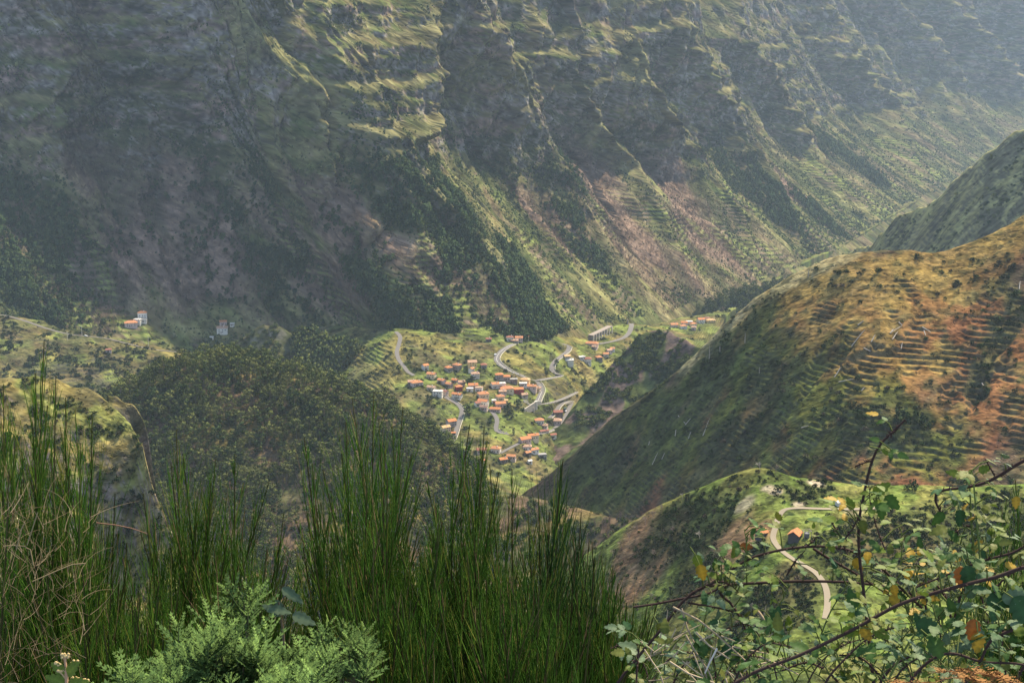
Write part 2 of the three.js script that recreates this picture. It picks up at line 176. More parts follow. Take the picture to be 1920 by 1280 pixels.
const wallRock = wallPatches([[320, 40, 60], [100, 40, 60], [60, 150, 40], [400, 170, 50], [430, 200, 40], [500, 150, 30, .7], [790, 200, 44], [810, 270, 44], [860, 300, 40], [870, 50, 60, .8], [900, 30, 60, .8], [1010, 230, 44], [940, 200, 44, .8], [1060, 60, 70, .6], [1110, 110, 44, .6], [1240, 240, 30], [1320, 290, 30], [1490, 60, 60, .5], [1600, 180, 50, .5], [240, 210, 40, .6], [740, 300, 20], [910, 240, 40, .7], [650, 30, 50, .4], [1730, 90, 40, .6], [930, 420, 30, .6]]);
const nz0 = (u, y, s) => .5 + .9 * fbm(u / s + 60, y / s, 2);

// ---------- meshes of the ground ----------
function gridGeometry(nu, nv, place) { // place(i, j) -> [x, y, z, r, g, b]
  const P = new Float32Array(nu * nv * 3), C = new Float32Array(nu * nv * 3), UV = new Float32Array(nu * nv * 2), I = new Uint32Array((nu - 1) * (nv - 1) * 6);
  for (let i = 0, k = 0; i < nu; i++) for (let j = 0; j < nv; j++, k++) { const q = place(i, j); P.set([q[0], q[1], q[2]], k * 3); C.set([q[3] * 1.62, q[4] * 1.62, q[5] * 1.62], k * 3); UV[k * 2] = q[6] ?? q[0]; UV[k * 2 + 1] = q[7] ?? q[2]; }
  let n = 0; for (let i = 0; i < nu - 1; i++) for (let j = 0; j < nv - 1; j++) { const a = i * nv + j, b = a + nv; I[n++] = a; I[n++] = b; I[n++] = a + 1; I[n++] = b; I[n++] = b + 1; I[n++] = a + 1; }
  const g = new THREE.BufferGeometry(); g.setAttribute('position', new THREE.BufferAttribute(P, 3)); g.setAttribute('color', new THREE.BufferAttribute(C, 3)); g.setAttribute('uv', new THREE.BufferAttribute(UV, 2)); g.setIndex(new THREE.BufferAttribute(I, 1)); g.computeVertexNormals(); return g;
}
// texture of grain: stems, clods and stones, multiplied over the colour of the ground
function grain(seed, N, lo, hi, blades) {
  const d = new Uint8Array(N * N * 4), r = rng(seed), g = new Float32Array(N * N);
  for (const [cells, a] of [[16, .5], [32, .7], [64, .8], [128, .7]]) { const lat = Float32Array.from({ length: cells * cells }, () => r() - .5); for (let y = 0; y < N; y++) for (let x = 0; x < N; x++) { const fx = x / N * cells, fy = y / N * cells, xi = Math.floor(fx), yi = Math.floor(fy), u = sst(0, 1, fx - xi), v = sst(0, 1, fy - yi), L = (i, j) => lat[((j + cells) % cells) * cells + (i + cells) % cells]; g[y * N + x] += a * lerp(lerp(L(xi, yi), L(xi + 1, yi), u), lerp(L(xi, yi + 1), L(xi + 1, yi + 1), u), v); } }
  for (let k = 0; k < blades; k++) { const x = r() * N, y = r() * N, a = r() * 6.28, l = 2 + r() * 5, v = (r() - .5) * 1.6; for (let t = 0; t < l; t++) { const X = Math.floor(x + Math.cos(a) * t + N) % N, Y = Math.floor(y + Math.sin(a) * t + N) % N; g[Y * N + X] += v; } }
  for (let i = 0; i < N * N; i++) { const v = 255 * clamp(lo + (hi - lo) * (.5 + g[i] * .55)); d[i * 4] = d[i * 4 + 1] = d[i * 4 + 2] = v; d[i * 4 + 3] = 255; }
  const t = new THREE.DataTexture(d, N, N); t.wrapS = t.wrapT = THREE.RepeatWrapping; t.magFilter = THREE.LinearFilter; t.needsUpdate = true; return t;
}
const GRAIN = grain(11, 512, .12, 1, 9000);
function groundMaterial(metres, bump) { const t = GRAIN.clone(); t.repeat.set(1 / metres, 1 / metres); return new THREE.MeshLambertMaterial({ vertexColors: true, map: t, bumpMap: t, bumpScale: bump }); }
const LAND = {};
function landform(key, name, { k, kr = k, H, tint, metres = 100, bump = .6 }) {
  const cols = SURVEY[key].cols.map((c) => { const p = col(...c), t = p[0], l = p[p.length - 1], ht = Math.hypot(t.x, t.z), hl = Math.hypot(l.x, l.z); return { a: Math.atan2(t.x, -t.z), far: ht + (SURVEY[key].back[0]), near: p.length > 1 ? hl - 55 : ht - 60 }; });
  const A0 = cols[0].a, A1 = cols[cols.length - 1].a, rMid = cols[Math.floor(cols.length / 2)].far, nu = Math.ceil((A1 - A0) / k), nv = Math.ceil(Math.max(...cols.map((c) => (c.far - c.near) / c.near)) / kr);
  const span = (a) => { let i = 0; while (i < cols.length - 2 && a > cols[i + 1].a) i++; const t = clamp((a - cols[i].a) / (cols[i + 1].a - cols[i].a)); return [lerp(cols[i].near, cols[i + 1].near, t), lerp(cols[i].far, cols[i + 1].far, t)]; };
  const Y = new Float32Array((nu + 1) * (nv + 1)), X = new Float32Array(Y.length), Z = new Float32Array(Y.length);
  for (let i = 0; i <= nu; i++) { const a = A0 + (A1 - A0) * i / nu, [n, f] = span(a); for (let j = 0; j <= nv; j++) { const r = lerp(n, f, j / nv), q = i * (nv + 1) + j; X[q] = Math.sin(a) * r; Z[q] = -Math.cos(a) * r; Y[q] = H(X[q], Z[q]); } }
  const geo = gridGeometry(nu + 3, nv + 3, (i, j) => {
    const ii = clamp(i - 1, 0, nu), jj = clamp(j - 1, 0, nv), q = ii * (nv + 1) + jj, edge = i === 0 || j === 0 || i === nu + 2 || j === nv + 2;
    const x = X[q], z = Z[q], y = Y[q], i1 = Math.min(nu, ii + 1), j1 = Math.min(nv, jj + 1), qa = i1 * (nv + 1) + jj, qb = ii * (nv + 1) + j1, la = Math.hypot(X[qa] - x, Z[qa] - z) || 1, lb = Math.hypot(X[qb] - x, Z[qb] - z) || 1;
    const slope = Math.hypot((Y[qa] - y) / la, (Y[qb] - y) / lb), c0 = tint(x, y, z, slope), mott = .68 + .64 * (.5 + .9 * fbm(x / (k * 2600), z / (k * 2600), 2)), c = [c0[0] * mott, c0[1] * mott, c0[2] * mott];
    return [x, edge ? y - 60 : y, z, c[0], c[1], c[2], x, z - y];
  });
  const o = structure(new THREE.Mesh(geo, groundMaterial(metres, bump)), name);
  LAND[key] = { H, inside: (x, z) => { const a = Math.atan2(x, -z); if (a < A0 || a > A1) return false; const r = Math.hypot(x, z), [n, f] = span(a); return r > n && r < f; } };
  return o;
}
const groundAt = (x, z) => { let y = -1e9, key = null; for (const k in LAND) if (LAND[k].inside(x, z)) { const h = LAND[k].H(x, z); if (h > y) { y = h; key = k; } } return [y, key]; };

// ---------- the ground, landform by landform ----------
const TONE = { grass: [.088, .110, .034], bright: [.16, .195, .05], lush: [.105, .150, .034], dry: [.21, .17, .06], straw: [.34, .29, .15], gold: [.31, .205, .058], rust: [.21, .085, .038], brown: [.11, .078, .05], mauve: [.135, .098, .08], shrub: [.030, .046, .016], rock: [.19, .175, .16], dark: [.065, .062, .055], earth: [.24, .155, .10], olive: [.135, .116, .052], under: [.055, .062, .026], redrock: [.19, .135, .115], crest: [.20, .182, .085], mossShade: [.078, .105, .020], sand: [.40, .33, .24] };
const shade3 = (c, k) => [c[0] * k, c[1] * k, c[2] * k];
const nz = (x, z, s, o = 3) => .5 + .9 * fbm(x / s, z / s, o);
function rough(x, z, a) { return a * (2.2 * fbm(x / 38, z / 38, 4) + 1.1 * fbm(x / 9 + 3, z / 9, 3)); }
// patches surveyed on a landform: [px, py, radius in metres, strength]
function patches(key, list, r0 = 250, r1 = 5000) { const q = list.map(([px, py, R, s = 1]) => { const p = strike(BASE[key], px, py, r0, r1); return p && [p.x, p.z, R * (R > 15 ? .68 : .85), s]; }).filter(Boolean); return (x, z) => { let m = 0; const w = 1 + .45 * fbm(x / 30 + 9, z / 30, 3) * 2; for (const [a, b, R, s] of q) { const d = Math.hypot(x - a, z - b) / (R * w); if (d < 1.6) m = Math.max(m, s * sst(1.25, .6, d)); } return m; }; }
const lane = (key, pts, R, r0, r1) => { const out = []; for (let i = 0; i < pts.length - 1; i++) for (let t = 0; t < 1; t += .2) out.push([lerp(pts[i][0], pts[i + 1][0], t), lerp(pts[i][1], pts[i + 1][1], t), R]); return patches(key, out, r0, r1); };

// valley with its roads and house plots levelled
const ROADS = {
  upperRoad: [3.6, [1037, 640], [1052, 644], [1066, 652], [1052, 668], [1040, 678], [1035, 692], [1042, 701], [1052, 706], [1036, 708], [1020, 711], [1004, 714]],
  mainRoad: [3.8, [962, 645], [944, 655], [934, 665], [931, 675], [940, 685], [958, 696], [976, 704], [992, 711], [1004, 714], [1012, 722], [1016, 732], [1012, 744], [1006, 756], [998, 762]],
  sideRoad: [3.0, [1082, 735], [1064, 744], [1044, 752], [1024, 757], [1006, 759], [990, 758], [984, 750]],
  loopRoad: [2.8, [1072, 752], [1058, 754], [1048, 762], [1040, 775], [1030, 784]],
  lowRoad: [3.0, [1072, 756], [1066, 768], [1060, 782], [1052, 794], [1040, 803]],
  valleyRoad: [3.0, [742, 622], [750, 631], [748, 645], [744, 660], [748, 675], [757, 687], [766, 699], [776, 704]],
  leftRoad: [3.0, [828, 738], [840, 748], [852, 754], [862, 762], [866, 771], [863, 784], [858, 798], [854, 812], [848, 828]],
  middleRoad: [3.0, [914, 766], [922, 772], [930, 782], [932, 792], [930, 802], [933, 810], [944, 813], [954, 814]],
  lowerRoad: [2.6, [1046, 802], [1020, 812], [998, 816], [978, 829], [958, 839], [938, 850]],
  riverRoad: [4.2, [1122, 645], [1150, 640], [1172, 632], [1181, 622], [1184, 612], [1196, 603], [1222, 596], [1252, 590], [1282, 582], [1306, 574]],
  ridgeRoad: [2.2, [-60, 584], [0, 590], [40, 600], [90, 617], [130, 627], [165, 631], [195, 634], [240, 645], [290, 656], [330, 660]],
};
const BARE = BASE.valley, roadLine = {};
for (const [k, [w, ...px]] of Object.entries(ROADS)) { const c = new THREE.CatmullRomCurve3(px.map(([x, y]) => strike(BARE, x, y, 1200, 4600)).filter(Boolean), false, 'centripetal'); const n = Math.ceil(c.getLength() / 5), p = c.getSpacedPoints(n); for (let s = 0; s < 6; s++) { const q = p.map((v) => v.y); for (let i = 1; i < n; i++) p[i].y = (q[i - 1] + q[i] + q[i + 1]) / 3; } roadLine[k] = { w, p }; }
const roadCells = new Map(); for (const { w, p } of Object.values(roadLine)) for (const v of p) { for (let i = -1; i <= 1; i++) for (let j = -1; j <= 1; j++) { const k = (Math.round(v.x / 16) + i) * 10007 + Math.round(v.z / 16) + j; if (!roadCells.has(k)) roadCells.set(k, []); roadCells.get(k).push([v.x, v.y, v.z, w]); } }
function nearRoad(x, z) { const c = roadCells.get(Math.round(x / 16) * 10007 + Math.round(z / 16)); let bd = 1e9, b = null; if (c) for (const q of c) { const d = Math.hypot(x - q[0], z - q[2]) - q[3]; if (d < bd) { bd = d; b = q; } } return [bd, b]; }
const farmValley = patches('valley', [[180, 690, 60], [110, 700, 50], [140, 670, 40], [840, 620, 60], [780, 640, 50], [1100, 660, 50], [900, 650, 50], [1000, 870, 60], [1050, 850, 50], [960, 860, 50], [940, 800, 40], [700, 640, 50]]);
const HVALLEY = (x, z) => { const b = BARE(x, z); let h = b + rough(x, z, 1) + 6 * fbm(x / 90, z / 90, 3); h = lerp(h, terrace(h + 2 * noise(x / 30, z / 30), 3.4, .4), Math.max(.9 * farmValley(x, z), .75 * sst(.5, .6, nz(x + 140, z, 80, 2)))); const [d, q] = nearRoad(x, z); return q && d < 9 ? lerp(q[1], h, sst(1.2, 9, d)) : h; };
const valleyTint = (x, y, z, s) => { let c = mix3(TONE.grass, TONE.bright, sst(.3, .75, nz(x, z, 45))); c = mix3(c, TONE.dry, .75 * sst(.45, .65, nz(x - 300, z, 60))); c = mix3(c, TONE.brown, .6 * sst(.52, .7, nz(x + 400, z, 55))); const lf = sst(-330, -420, x); c = mix3(c, mix3(TONE.brown, TONE.under, nz(x, z, 30)), .65 * lf * sst(.35, .55, nz(x + 20, z, 40))); c = mix3(c, TONE.under, .7 * sst(.56, .66, nz(x, z + 900, 22))); return mix3(c, TONE.dark, .8 * sst(.7, 1.3, s)); };
landform('valley', 'valley_floor', { k: .0016, kr: .0013, H: HVALLEY, tint: valleyTint, metres: 430, bump: 1.6 });

landform('woodedSlope', 'wooded_slope', { k: .0035, kr: .003, H: (x, z) => BASE.woodedSlope(x, z) + rough(x, z, 1), tint: (x, y, z, s) => mix3(mix3(TONE.under, TONE.brown, sst(.4, .65, nz(x, z, 50))), TONE.dry, .6 * sst(.55, .7, nz(x, z + 40, 40))), metres: 300 });

const hillFarm = patches('terracedHill', [[1700, 620, 34], [1850, 690, 60], [1640, 690, 45], [1600, 660, 30], [1560, 690, 40], [1900, 760, 55], [1780, 700, 50], [1500, 870, 60], [1650, 875, 70], [1230, 900, 60], [1320, 905, 50], [1130, 890, 50], [1420, 850, 40], [1790, 850, 50], [1540, 600, 16], [1690, 550, 18], [1760, 540, 20], [1880, 830, 50], [1180, 830, 50, .8], [1260, 850, 60, .8], [1360, 880, 60, .8], [1440, 900, 60, .8], [1560, 840, 40, .7], [1380, 790, 40, .6], [1480, 820, 40, .6], [1150, 930, 50], [1250, 940, 50], [1400, 700, 30, .5], [1900, 620, 50, .8]]);
const hillGold = patches('terracedHill', [[1600, 560, 70], [1700, 560, 80], [1640, 640, 60], [1560, 690, 45], [1660, 720, 50], [1780, 500, 60], [1520, 540, 40], [1500, 600, 30], [1850, 470, 50], [1720, 660, 50], [1420, 585, 34, .9], [1470, 570, 40, .9], [1380, 625, 26, .8], [1550, 620, 50], [1440, 640, 30, .6], [1900, 700, 60, .7], [1800, 760, 60, .6]]);
const hillRust = patches('terracedHill', [[1830, 640, 60, .9], [1760, 600, 50, .7], [1880, 720, 70, .9], [1480, 640, 50, .6], [1560, 870, 70, .8], [1680, 870, 60, .8], [1330, 810, 40, .5], [1820, 800, 60, .8], [1900, 560, 60, .8], [1200, 920, 40, .6], [1150, 890, 50, .6], [1260, 900, 50, .7], [1400, 880, 60, .8], [1480, 850, 50, .6], [1300, 850, 40, .5], [1750, 700, 60, .6], [1600, 640, 40, .5]]);
const hillMossShade = patches('terracedHill', [[1250, 780, 80], [1350, 740, 70], [1180, 860, 70], [1430, 730, 50], [1480, 770, 60], [1560, 800, 60], [1650, 800, 60], [1100, 900, 50], [1320, 870, 60, .6], [1720, 830, 50], [1400, 650, 24]]);  // moss on the flank; its dark tone also stands in for cloud shade
const hillShrub = patches('terracedHill', [[1330, 700, 34, .8], [1480, 712, 26, .8], [1430, 706, 26, .8], [1600, 815, 34, .7], [1660, 790, 30, .8], [1720, 800, 26, .8], [1150, 880, 34, .7], [1230, 830, 30, .6], [1400, 850, 34, .7], [1380, 560, 20, .5], [1560, 545, 14, .5], [1335, 672, 22], [1360, 690, 18], [1310, 690, 14], [1440, 690, 14], [1470, 700, 12], [1350, 840, 22], [1400, 830, 20], [1110, 860, 26], [1080, 890, 22], [1860, 650, 11], [1840, 690, 13], [1875, 610, 10], [1900, 570, 10], [1830, 720, 10], [1420, 600, 20, .7], [1860, 520, 30, .6], [1620, 800, 12]]);
const hillStraw = lane('terracedHill', [[1030, 886], [1120, 806], [1180, 757], [1240, 713], [1300, 667], [1350, 612], [1400, 574], [1460, 533], [1530, 493], [1600, 472]], 15);
const hillGully = lane('terracedHill', [[1925, 575], [1890, 625], [1860, 660], [1838, 700], [1832, 740]], 9);
const HTERR = (x, z) => { const b = BASE.terracedHill(x, z); let h = b + 8 * (ridge(x / 130, z / 260, 3) - .36) + rough(x, z, .9) - 2.2 * hillGully(x, z); const worn = sst(.38, .60, nz(x + 11, z, 24, 4)); return lerp(h, terrace(h + 5 * noise(x / 60, z / 60) + 1.7 * noise(x / 20, z / 20) + .5 * noise(x / 7, z / 7), 3.1, .45), hillFarm(x, z) * worn * .97); };
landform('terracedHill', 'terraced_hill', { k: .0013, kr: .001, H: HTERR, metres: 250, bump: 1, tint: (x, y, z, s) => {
  let c = mix3(TONE.olive, TONE.brown, sst(.4, .65, nz(x, z, 40))); c = mix3(c, TONE.gold, .9 * hillGold(x, z) * (.5 + .5 * nz(x, z, 14))); c = mix3(c, TONE.rust, .85 * hillRust(x, z) * sst(.25, .6, nz(x + 9, z, 20))); c = mix3(c, mix3(TONE.mossShade, TONE.lush, .6 * sst(.5, .75, nz(x, z + 60, 16))), .8 * hillMossShade(x, z) * sst(.15, .5, nz(x, z, 28)));
  c = mix3(c, TONE.straw, .75 * hillStraw(x, z)); c = mix3(c, TONE.under, .8 * Math.max(hillShrub(x, z), hillGully(x, z))); c = mix3(c, TONE.under, .55 * sst(.58, .68, nz(x + 30, z, 9, 2))); return mix3(c, mix3(TONE.under, TONE.dark, nz(x, z, 12)), (.45 + .4 * nz(x + 60, z, 18)) * sst(.9, 1.5, s)); } });

landform('greenRidge', 'green_ridge', { k: .0016, H: (x, z) => BASE.greenRidge(x, z) + 34 * (ridge(x / 190, z / 190, 3) - .5) + rough(x, z, 2), metres: 600, bump: 2, tint: (x, y, z, s) => mix3(shade3(mix3(mix3(TONE.crest, TONE.bright, nz(x, z, 60)), TONE.straw, .35), 1.35), mix3(TONE.under, TONE.rock, .35), sst(.75, 1.2, s + .4 * fbm(x / 40, z / 40)) * .85) });
landform('darkSpur', 'dark_spur', { k: .0016, H: (x, z) => BASE.darkSpur(x, z) + 8 * (ridge(x / 50, z / 50, 3) - .5) + rough(x, z, 1.5), metres: 420, tint: (x, y, z, s) => mix3(mix3(mix3(TONE.shrub, TONE.under, nz(x, z, 12)), TONE.grass, .8 * sst(.5, .65, nz(x, z, 25))), TONE.mauve, sst(.48, .6, nz(x, z + 50, 45))) });
landform('woodedKnoll', 'wooded_knoll', { k: .0025, H: (x, z) => BASE.woodedKnoll(x, z) + rough(x, z, 1), metres: 600, tint: () => TONE.under });
landform('pointedHill', 'pointed_hill', { k: .0018, H: (x, z) => BASE.pointedHill(x, z) + 8 * (ridge(x / 50, z / 50, 3) - .5) + rough(x, z, 1.5), metres: 480, tint: (x, y, z, s) => mix3(mix3(TONE.under, TONE.olive, sst(.4, .7, nz(x, z, 30))), TONE.rock, .5 * sst(.9, 1.3, s)) });
const knollTint = (x, y, z, s) => { let c = mix3(TONE.dry, TONE.olive, sst(.3, .7, nz(x, z, 14))); c = mix3(c, TONE.bright, .6 * sst(.5, .7, nz(x + 80, z, 22))); c = mix3(c, mix3(TONE.rock, TONE.redrock, nz(x, y, 9)), .85 * sst(1.25, 1.9, s + .9 * fbm(x / 8, y / 8))); return mix3(c, TONE.under, .7 * sst(.58, .68, nz(x, z + 33, 10, 2))); };
landform('rockyKnoll', 'rocky_knoll', { k: .0018, kr: .0011, H: (x, z) => BASE.rockyKnoll(x, z) + 7 * (ridge(x / 34, z / 60, 3) - .5) + 2.4 * fbm(x / 9, z / 7, 3) + rough(x, z, 1.1), metres: 200, bump: .8, tint: knollTint });
landform('rockSpur', 'rock_spur', { k: .0013, kr: .0008, H: (x, z) => BASE.rockSpur(x, z) + 6 * (ridge(x / 26, z / 30, 3) - .5) + rough(x, z, 1.1), metres: 200, bump: .8, tint: (x, y, z, s) => mix3(knollTint(x, y, z, s), TONE.dark, .6 * sst(.8, 1.4, s)) });

const trackPix = [[1655, 952], [1600, 955], [1540, 954], [1490, 953], [1472, 956], [1462, 966], [1456, 985], [1450, 1008], [1458, 1024], [1478, 1042], [1505, 1058], [1532, 1076], [1548, 1100], [1552, 1130], [1548, 1160]];
const trackCurve = new THREE.CatmullRomCurve3(trackPix.map(([x, y]) => strike(BASE.fieldSpur, x, y, 350, 1000)), false, 'centripetal'), trackPts = trackCurve.getSpacedPoints(90);
const nearTrack = (x, z) => { let d = 1e9, b = 0; for (const p of trackPts) { const q = Math.hypot(x - p.x, z - p.z); if (q < d) { d = q; b = p.y; } } return [d, b]; };
const fieldRust = patches('fieldSpur', [[1180, 1040, 26], [1220, 1060, 24], [1250, 1010, 20], [1360, 1030, 26], [1400, 1010, 22], [1170, 1080, 24], [1660, 1010, 26], [1700, 1020, 24], [1330, 1060, 20], [1480, 1090, 22, .7]]);
const fieldScrub = patches('fieldSpur', [[1350, 930, 20, .6], [1300, 980, 24], [1260, 970, 18], [1330, 1000, 20], [1230, 1020, 14], [1480, 925, 10, .7], [1510, 935, 12], [1530, 915, 10], [1440, 890, 8, .7], [1560, 1010, 8], [1500, 1090, 22], [1560, 1090, 16], [1640, 995, 26], [1720, 1002, 34], [1800, 1000, 34], [1890, 965, 34], [1850, 1020, 50], [1600, 1050, 24], [1680, 1060, 30], [1780, 1060, 40], [1450, 1130, 30], [1300, 1090, 20], [1380, 1080, 20]]);
const fieldSand = patches('fieldSpur', [[1455, 922, 4], [1440, 915, 3], [1498, 944, 5], [1600, 957, 7, .6], [1395, 948, 6, .8], [1530, 905, 4]]);
const HFIELD = (x, z) => { const h = BASE.fieldSpur(x, z) + rough(x, z, .7), [d, y] = nearTrack(x, z); return d < 9 ? lerp(y - .1, h, sst(2.2, 9, d)) : h; };
landform('fieldSpur', 'field_spur', { k: .0015, kr: .0014, H: HFIELD, metres: 160, bump: .5, tint: (x, y, z, s) => { let c = mix3(TONE.lush, TONE.bright, sst(.3, .7, nz(x, z, 22))); c = mix3(c, TONE.dry, .5 * sst(.5, .7, nz(x, z - 40, 30))); c = mix3(c, TONE.earth, .8 * fieldRust(x, z)); c = mix3(c, TONE.rust, .5 * fieldRust(x, z) * nz(x, z, 8)); c = mix3(c, TONE.under, .8 * fieldScrub(x, z)); c = mix3(c, TONE.sand, .8 * fieldSand(x, z)); return mix3(c, TONE.under, .6 * sst(.6, .68, nz(x, z + 70, 9))); } });
{ // the slope below the viewpoint
  const geo = gridGeometry(60, 70, (i, j) => { const a = (-34 + 68 * i / 59) * Math.PI / 180, r = 1.2 * Math.pow(900 / 1.2, j / 69); let y = -2.05 - .22 * Math.max(0, r - 1); if (r > 5) y = -2.9 - (r - 5) * .62; if (r > 380) y = -235.4 - (r - 380) * .42; if (r > 5) y += (r > 60 ? 4 : .1) * noise(r / 30, a * 20); return [Math.sin(a) * r, 600 + y, -Math.cos(a) * r, ...mix3(TONE.shrub, TONE.brown, nz(a * 40, r / 8, 1))]; });
  structure(new THREE.Mesh(geo, groundMaterial(3, .02)), 'near_slope');
}
{ // the wall
  const cols = []; let u = 0; while (u < WALL_LEN) { cols.push(u); const f = footAt(u), d = Math.hypot(f[0], f[2]); u += (u < 250 ? 12 : d * .00165); }
  const rows = []; let h = -60; while (h < 900) { rows.push(h); h += h < -10 ? 12 : h < 180 ? 2.2 : h < 470 ? 3 : 9; }
  const S = cols.map((u) => rows.map((h) => { const f = footAt(u), y = f[1] + h * (h > 0 ? lerp(1, 1.25, sst(.5, .8, u / WALL_LEN)) : 1); return [y, wallShape(u, y)]; }));
  const geo = gridGeometry(cols.length, rows.length, (i, j) => {
    const u = cols[i], [y, s] = S[i][j], p = wallBase(u, y, s.push), jj = Math.min(j + 1, rows.length - 1), q = wallBase(u, S[i][jj][0], S[i][jj][1].push), run = Math.hypot(q[0] - p[0], q[2] - p[2]), slope = (S[i][jj][0] - y) / Math.max(.1, run);
    const mauve = clamp(.35 * (1 - s.cliff) * sst(.5, .62, nz(u + 500, y * .6, 130, 4)) + wallMauve(u, y)), gr = wallGrass(u, y), dk = wallDark(u, y), f1 = nz(u, y, 11, 3), f2 = nz(u + 70, y, 24, 3);
    let c = mix3(TONE.grass, TONE.olive, sst(.3, .7, nz(u, y, 45, 4))); c = mix3(c, TONE.crest, .7 * sst(.5, .75, f2)); c = mix3(c, TONE.brown, .6 * sst(.55, .75, f1)); c = mix3(c, TONE.under, clamp(sst(.50, .62, nz(u, y, 70, 5)) * .7 + dk) * .9 * (1 - .8 * gr)); c = mix3(c, mix3(TONE.crest, TONE.bright, .5 * f1), .8 * gr * sst(.25, .5, f2)); c = mix3(c, mix3(shade3(TONE.mauve, 1.25), TONE.earth, .6 * f1), mauve * .95); c = mix3(c, TONE.shrub, .6 * sst(.45, .2, s.gul));
    const bare = clamp(sst(1.45, 2.3, slope + 1.1 * s.crag + .8 * (f1 - .5)) * (1 - .7 * gr) + wallRock(u, y) * sst(.8, 1.5, slope + s.crag + .6 * (f1 - .5))); c = mix3(c, shade3(mix3(TONE.rock, TONE.redrock, sst(.4, .7, nz(u, y * 3, 90, 3))), .45 + 1.1 * nz(u, y * .45, 7, 2)), bare * (.5 + .45 * s.cliff)); c = mix3(c, TONE.crest, s.ledge * .85 * sst(.3, .5, f2) + .5 * sst(.75, 1, s.spur / 150) * (1 - bare) * (1 - s.ledge));
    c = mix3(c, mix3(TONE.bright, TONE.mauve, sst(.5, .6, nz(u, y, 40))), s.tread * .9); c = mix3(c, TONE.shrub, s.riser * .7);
    c = shade3(c, .62 + .76 * nz(u, y, 6.5, 2)); return [...p, ...c, u, y * 1.4];
  });
  structure(new THREE.Mesh(geo, groundMaterial(680, 4)), 'mountain_wall');
}

// ---------- plants: builders ----------
const M = {
  leaf: new THREE.MeshLambertMaterial({ vertexColors: true, side: THREE.DoubleSide }),
  leafFar: new THREE.MeshLambertMaterial({ vertexColors: true, side: THREE.DoubleSide }),
  bark: new THREE.MeshStandardMaterial({ color: new THREE.Color(.16, .13, .105), roughness: .95 }),
  pale: new THREE.MeshStandardMaterial({ color: new THREE.Color(.38, .34, .30), roughness: .9 }),
  twig: new THREE.MeshLambertMaterial({ color: new THREE.Color(.20, .155, .135) }),
};
class Soup { // loose triangles with colours and normals
  constructor() { this.p = []; this.n = []; this.c = []; }
  tri(a, b, c, n, col) { // wound so that its face looks the way of n
    const ux = b[0] - a[0], uy = b[1] - a[1], uz = b[2] - a[2], vx = c[0] - a[0], vy = c[1] - a[1], vz = c[2] - a[2];
    if ((uy * vz - uz * vy) * n[0] + (uz * vx - ux * vz) * n[1] + (ux * vy - uy * vx) * n[2] < 0) [b, c] = [c, b];
    this.p.push(...a, ...b, ...c); for (let i = 0; i < 3; i++) { this.n.push(...n); this.c.push(...col); } }
  leaf(x, y, z, s, dir, n, col, w = .5) { // a kite from its stalk along dir
    const t = new THREE.Vector3().crossVectors(dir, n).normalize().multiplyScalar(s * w), a = [x, y, z], m = [x + dir.x * s * .45, y + dir.y * s * .45, z + dir.z * s * .45], e = [x + dir.x * s, y + dir.y * s, z + dir.z * s];
    const l = [m[0] + t.x, m[1] + t.y, m[2] + t.z], r = [m[0] - t.x, m[1] - t.y, m[2] - t.z], N = [n.x, n.y, n.z]; this.tri(a, r, e, N, col); this.tri(a, e, l, N, col);
  }
  tube(pts, radii, sides, col) { // pts: Vector3[]
    const rings = []; for (let i = 0; i < pts.length; i++) { const d = new THREE.Vector3().subVectors(pts[Math.min(i + 1, pts.length - 1)], pts[Math.max(i - 1, 0)]).normalize(), s = new THREE.Vector3(d.y, -d.x, .31 * d.x + .2).cross(d).normalize(), t = new THREE.Vector3().crossVectors(d, s); rings.push(Array.from({ length: sides }, (_, k) => { const a = k / sides * 6.2832; const n = s.clone().multiplyScalar(Math.cos(a)).addScaledVector(t, Math.sin(a)); return [pts[i].x + n.x * radii[i], pts[i].y + n.y * radii[i], pts[i].z + n.z * radii[i], n.x, n.y, n.z]; })); }
    for (let i = 0; i < rings.length - 1; i++) for (let k = 0; k < sides; k++) { const a = rings[i][k], b = rings[i][(k + 1) % sides], c = rings[i + 1][k], d = rings[i + 1][(k + 1) % sides]; for (const v of [a, b, c, b, d, c]) { this.p.push(v[0], v[1], v[2]); this.n.push(v[3], v[4], v[5]); this.c.push(...col); } }
  }
  geometry() { const g = new THREE.BufferGeometry(); g.setAttribute('position', new THREE.Float32BufferAttribute(this.p, 3)); g.setAttribute('normal', new THREE.Float32BufferAttribute(this.n, 3)); g.setAttribute('color', new THREE.Float32BufferAttribute(this.c, 3)); return g; }
}
const V = (x, y, z) => new THREE.Vector3(x, y, z);
const shade = (c, k) => [c[0] * k, c[1] * k, c[2] * k];
